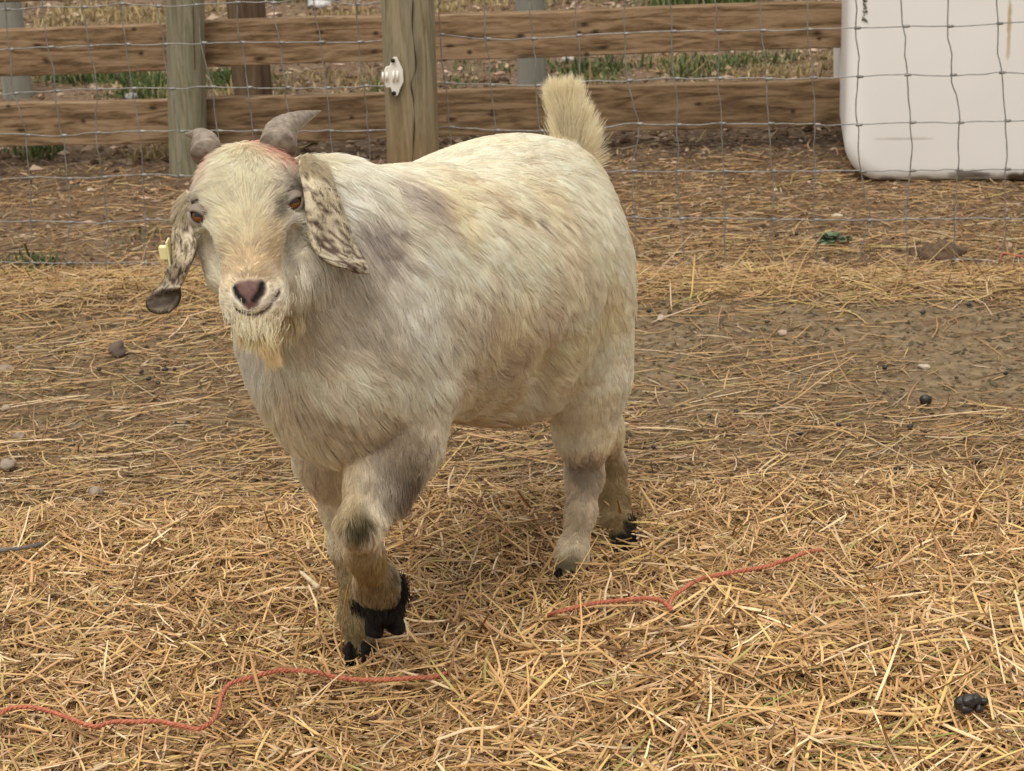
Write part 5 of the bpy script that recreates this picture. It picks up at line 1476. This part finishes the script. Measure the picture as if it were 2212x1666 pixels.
T2 = [(759 + x_ * .3285, 1138.6 + y_ * .3285) for x_, y_ in [(1120, 720), (1145, 695), (1200, 640), (1270, 595), (1350, 560), (1450, 535), (1600, 500), (1750, 485), (1900, 470), (2010, 475), (2060, 500), (2098, 540), (2092, 500), (2120, 450), (2180, 410)]]
T2 += [(1485.6 + x_ * .349, 1084.4 + y_ * .349) for x_, y_ in [(20, 505), (100, 470), (250, 440), (400, 415), (500, 395), (570, 370), (640, 350), (720, 315), (800, 300), (850, 308)]]
twine(T2, "orange twine with a sharp kink lying right of the goat's hind hooves", [.012, .03, .034, .036] + [.052] * (len(T2) - 6) + [.040, .012])
q0 = [PL(2165, 588, WIRE_Y0 - .012, WIRE_K), PL(2163, 570, WIRE_Y0 - .012, WIRE_K), PL(2161, 556, WIRE_Y0 - .010, WIRE_K), PL(2166, 548, WIRE_Y0 - .004, WIRE_K), PL(2178, 549, WIRE_Y0 - .01, WIRE_K), PL(2200, 553, WIRE_Y0 - .02, WIRE_K), PL(2230, 556, WIRE_Y0 - .03, WIRE_K), PL(2290, 562, WIRE_Y0 - .05, WIRE_K)]
twine(None, "end of orange twine hooked over the lowest netting wire under the tank", None, .0020, q0)

# droppings: little black pellets, and a wet lump of several
dung_mat = simple_mat("dung", (.016, .014, .012), .38, noise_amt=.5, noise_scale=160, spec=.5, bump=.5)
def lump_mesh(name, blobs, seed, rough=.16):
    bm = bmesh.new()
    for (ox, oy, oz, rx, ry, rz) in blobs:
        b = bmesh.new(); bmesh.ops.create_icosphere(b, subdivisions=3, radius=1.0)
        for v in b.verts:
            p = np.array(v.co); k = 1 + rough * (noise3(p[None] + seed + ox * 90, 1.6, seed)[0] - .5) * 2 + .05 * (noise3(p[None] + seed, 6, seed + 1)[0] - .5)
            v.co = Vector((p[0] * rx * k + ox, p[1] * ry * k + oy, p[2] * rz * k + oz))
        me = bpy.data.meshes.new("tmp"); b.to_mesh(me); b.free(); bm.from_mesh(me); bpy.data.meshes.remove(me)
    me = bpy.data.meshes.new(name); bm.to_mesh(me); bm.free()
    me.polygons.foreach_set("use_smooth", np.full(len(me.polygons), True))
    return me
me = lump_mesh("droppings_lump", [(-.011, 0, .010, .009, .009, .009), (-.002, -.003, .014, .009, .008, .009), (.007, .0, .013, .009, .008, .009), (.013, .002, .008, .007, .007, .007), (.003, .004, .006, .013, .010, .007), (.017, -.003, .013, .0055, .005, .005), (-.006, -.007, .006, .008, .006, .006), (.010, -.006, .005, .006, .006, .006)], 3)
me.materials.append(dung_mat)
o = bpy.data.objects.new("droppings", me); o.location = on_ground(2094, 1534, .044); link(o)
tag(o, "large shiny black lump of droppings on the straw in the front corner", "droppings")
pel = lump_mesh("pellet", [(0, 0, .0045, .0072, .0055, .005)], 9, .10); pel.materials.append(dung_mat)
PEL = [(1994, 678), (1999, 875), (2093, 661), (1658, 698), (1401, 674), (1999, 938), (1968, 926), (2066, 819), (2172, 810), (1411, 969), (1590, 893), (1727, 940), (2086, 951), (1939, 1017), (1911, 798), (1811, 922), (1531, 902),
       (1450, 1140), (2110, 1000), (968, 1060), (342, 801), (358, 803), (377, 801), (215, 802), (322, 822), (341, 831), (306, 806), (114, 800), (1815, 512), (1677, 511), (1720, 508), (590, 1305), (330, 1296)]
for i, (px, py) in enumerate(PEL):
    o = bpy.data.objects.new("dung_pellet", pel)
    o.location = on_ground(px, py, .004 if py > 600 else .002)
    s = 1.35 if (px, py) == (1999, 875) else rng.uniform(.6, .95)
    o.scale = (s * rng.uniform(.9, 1.3), s, s * (1.5 if (px, py) == (1999, 875) else 1)); o.rotation_euler = (rng.normal() * .2, rng.normal() * .2, rng.uniform(0, 6.28))
    link(o)
    tag(o, "tall shiny black dung pellet, the largest on the bare soil right of the goat" if (px, py) == (1999, 875) else "small black dung pellet lying loose on soil or straw", "dung pellet", "dung pellets scattered over the pen")

# stones
def stone(px, py, size, col, label, seed, above=.0, flat=.6, group="stones on the ground"):
    size = size * (.68 if px < 230 else .9)
    me = lump_mesh("stone", [(0, 0, size * flat * .45, size, size * .8, size * flat)], seed, .35)
    me.materials.append(simple_mat("stone", col, .9, noise_amt=.3, noise_scale=50, bump=.6))
    o = bpy.data.objects.new("stone", me); o.location = on_ground(px, py, above); o.rotation_euler = (0, 0, seed * 1.3); link(o)
    tag(o, label, "stone", group)
stone(255, 762, .024, (.115, .085, .065), "dark brown round stone half buried in straw left of the goat", 11, .004, .75)
stone(42, 754, .011, (.30, .235, .175), "small pinkish stone left of the dark brown stone", 12, .004)
stone(14, 884, .014, (.32, .25, .18), "pale stone at the very edge below two smaller stones", 13, .006)
stone(10, 800, .030, (.25, .19, .135), "flat tan stone at the edge level with the black pellets", 14, .0, .35)
stone(42, 946, .016, (.28, .215, .155), "rough tan stone among straw near the left edge", 15, .008)
stone(16, 1010, .024, (.27, .215, .165), "larger greyish stone at the left edge under the rough tan one", 16, .008)
stone(208, 1066, .018, (.27, .215, .165), "grey tan stone sunk in straw left of the goat's front legs", 17, .010)
stone(1429, 691, .013, (.42, .32, .25), "pinkish stone on bare soil beside the goat's rump", 18)
stone(1997, 794, .012, (.46, .38, .30), "pale flat stone in the middle of the bare soil patch", 19, .002, .4)
stone(1690, 723, .012, (.40, .30, .23), "reddish pale stone in straw behind the bare soil patch", 20)
stone(285, 213, .030, (.26, .25, .25), "smooth grey stone in the green grass beyond the planks", 21, 0, .4)
stone(690, 14, .055, (.46, .45, .45), "whitish rock at the top between the two nearest round posts", 22, 0, .5)
stone(195, 412, .016, (.50, .43, .34), "pale chip of stone on bare soil behind the netting", 23, 0, .4)
stone(1808, 467, .014, (.50, .42, .32), "pale flat pebble behind the netting left of the tank", 24, 0, .3)
stone(1225, 132, .03, (.44, .38, .36), "pale rock on the soil right of the far grey post", 25, 0, .4)
# clod of earth
me = lump_mesh("earth_clod", [(0, 0, .012, .040, .03, .022), (.035, .01, .008, .03, .025, .016), (-.03, .012, .008, .026, .022, .014), (.01, -.02, .006, .022, .018, .012)], 31, .45)
me.materials.append(simple_mat("clod_soil", (.10, .062, .036), .95, noise_amt=.5, noise_scale=70, bump=1.0))
o = bpy.data.objects.new("earth_clod", me); o.location = on_ground(2025, 556); link(o)
tag(o, "dark clod of earth behind the netting below the tank", "clod")
# stick
m = MB(); c = spline([on_ground(-30, 1190, .044), on_ground(25, 1187, .046), on_ground(60, 1182, .048), on_ground(92, 1176, .042)], 30)
m.tube(c, .0032 * (1 + .2 * np.sin(np.linspace(0, 9, 30))), 10)
o = m.build("stick", simple_mat("grey_stick", (.12, .11, .10), .85, noise_amt=.4, noise_scale=60, bump=.5), origin=c[0])
tag(o, "dark grey stick lying on straw at the left edge", "stick")
# broken pale stalk
m = MB(); c = spline([on_ground(650, 1236, .050), on_ground(668, 1252, .052), on_ground(688, 1270, .050)], 16)
m.tube(c, np.linspace(.0028, .0042, 16), 8)
o = m.build("broken_stalk", simple_mat("pale_stalk", (.62, .52, .34), .7, noise_amt=.3, noise_scale=80), origin=c[0])
tag(o, "short thick whitish stalk left of the goat's lifted hoof", "stalk")
# a tall thin stalk against the planted foreleg
m = MB(); c = spline([P(742, 1440, 2.30), P(737, 1390, 2.28), P(744, 1310, 2.275), P(752, 1262, 2.28)], 24)
m.tube(c, .0011, 6)
o = m.build("thin_stalk", simple_mat("brown_stalk", (.34, .19, .06), .6), origin=c[0])
tag(o, "thin brown stalk standing upright against the planted front leg", "stalk")
# the low weed with blue green leaves
wp = on_ground(1800, 524)
weed = empty("weed", tuple(float(v) for v in wp))
tag(weed, "low blue green weed growing in the straw below the tank's corner", "weed")
wm = simple_mat("weed_leaf", (.105, .15, .078), .6, noise_amt=.35, noise_scale=60)
def rosette(c, n, r0):
    m = MB()
    for k in range(n):
        a = rng.uniform(0, 6.28); el = rng.uniform(.15, 1.1); ln = r0 * rng.uniform(.6, 1.1)
        d = np.array([math.cos(a) * math.cos(el), math.sin(a) * math.cos(el), math.sin(el)])
        sd = np.array([-math.sin(a), math.cos(a), 0]); up = np.cross(d, sd)
        b = c + d * ln * .35
        pts = [(0, .12), (.3, .9), (.6, 1.0), (.85, .7), (1, .05)]
        V = []
        for s_, w_ in pts:
            q = b + d * ln * .7 * s_ + np.array([0, 0, -.25 * ln * s_ ** 2])
            ww = ln * .24 * w_
            V += [q - sd * ww, q + up * ww * .25 - np.array([0, 0, .001]), q + sd * ww]
        m.add(V, [[i * 3 + j, i * 3 + j + 1, i * 3 + j + 4, i * 3 + j + 3] for i in range(4) for j in range(2)])
        m.tube([c, b], .0008, 4)
    return m
rosette(wp + np.array([-.008, 0, .004]), 46, .034).build("leaves", wm, weed)
rosette(on_ground(1829, 524) + np.array([0, 0, .003]), 16, .022).build("leaves", wm, weed)
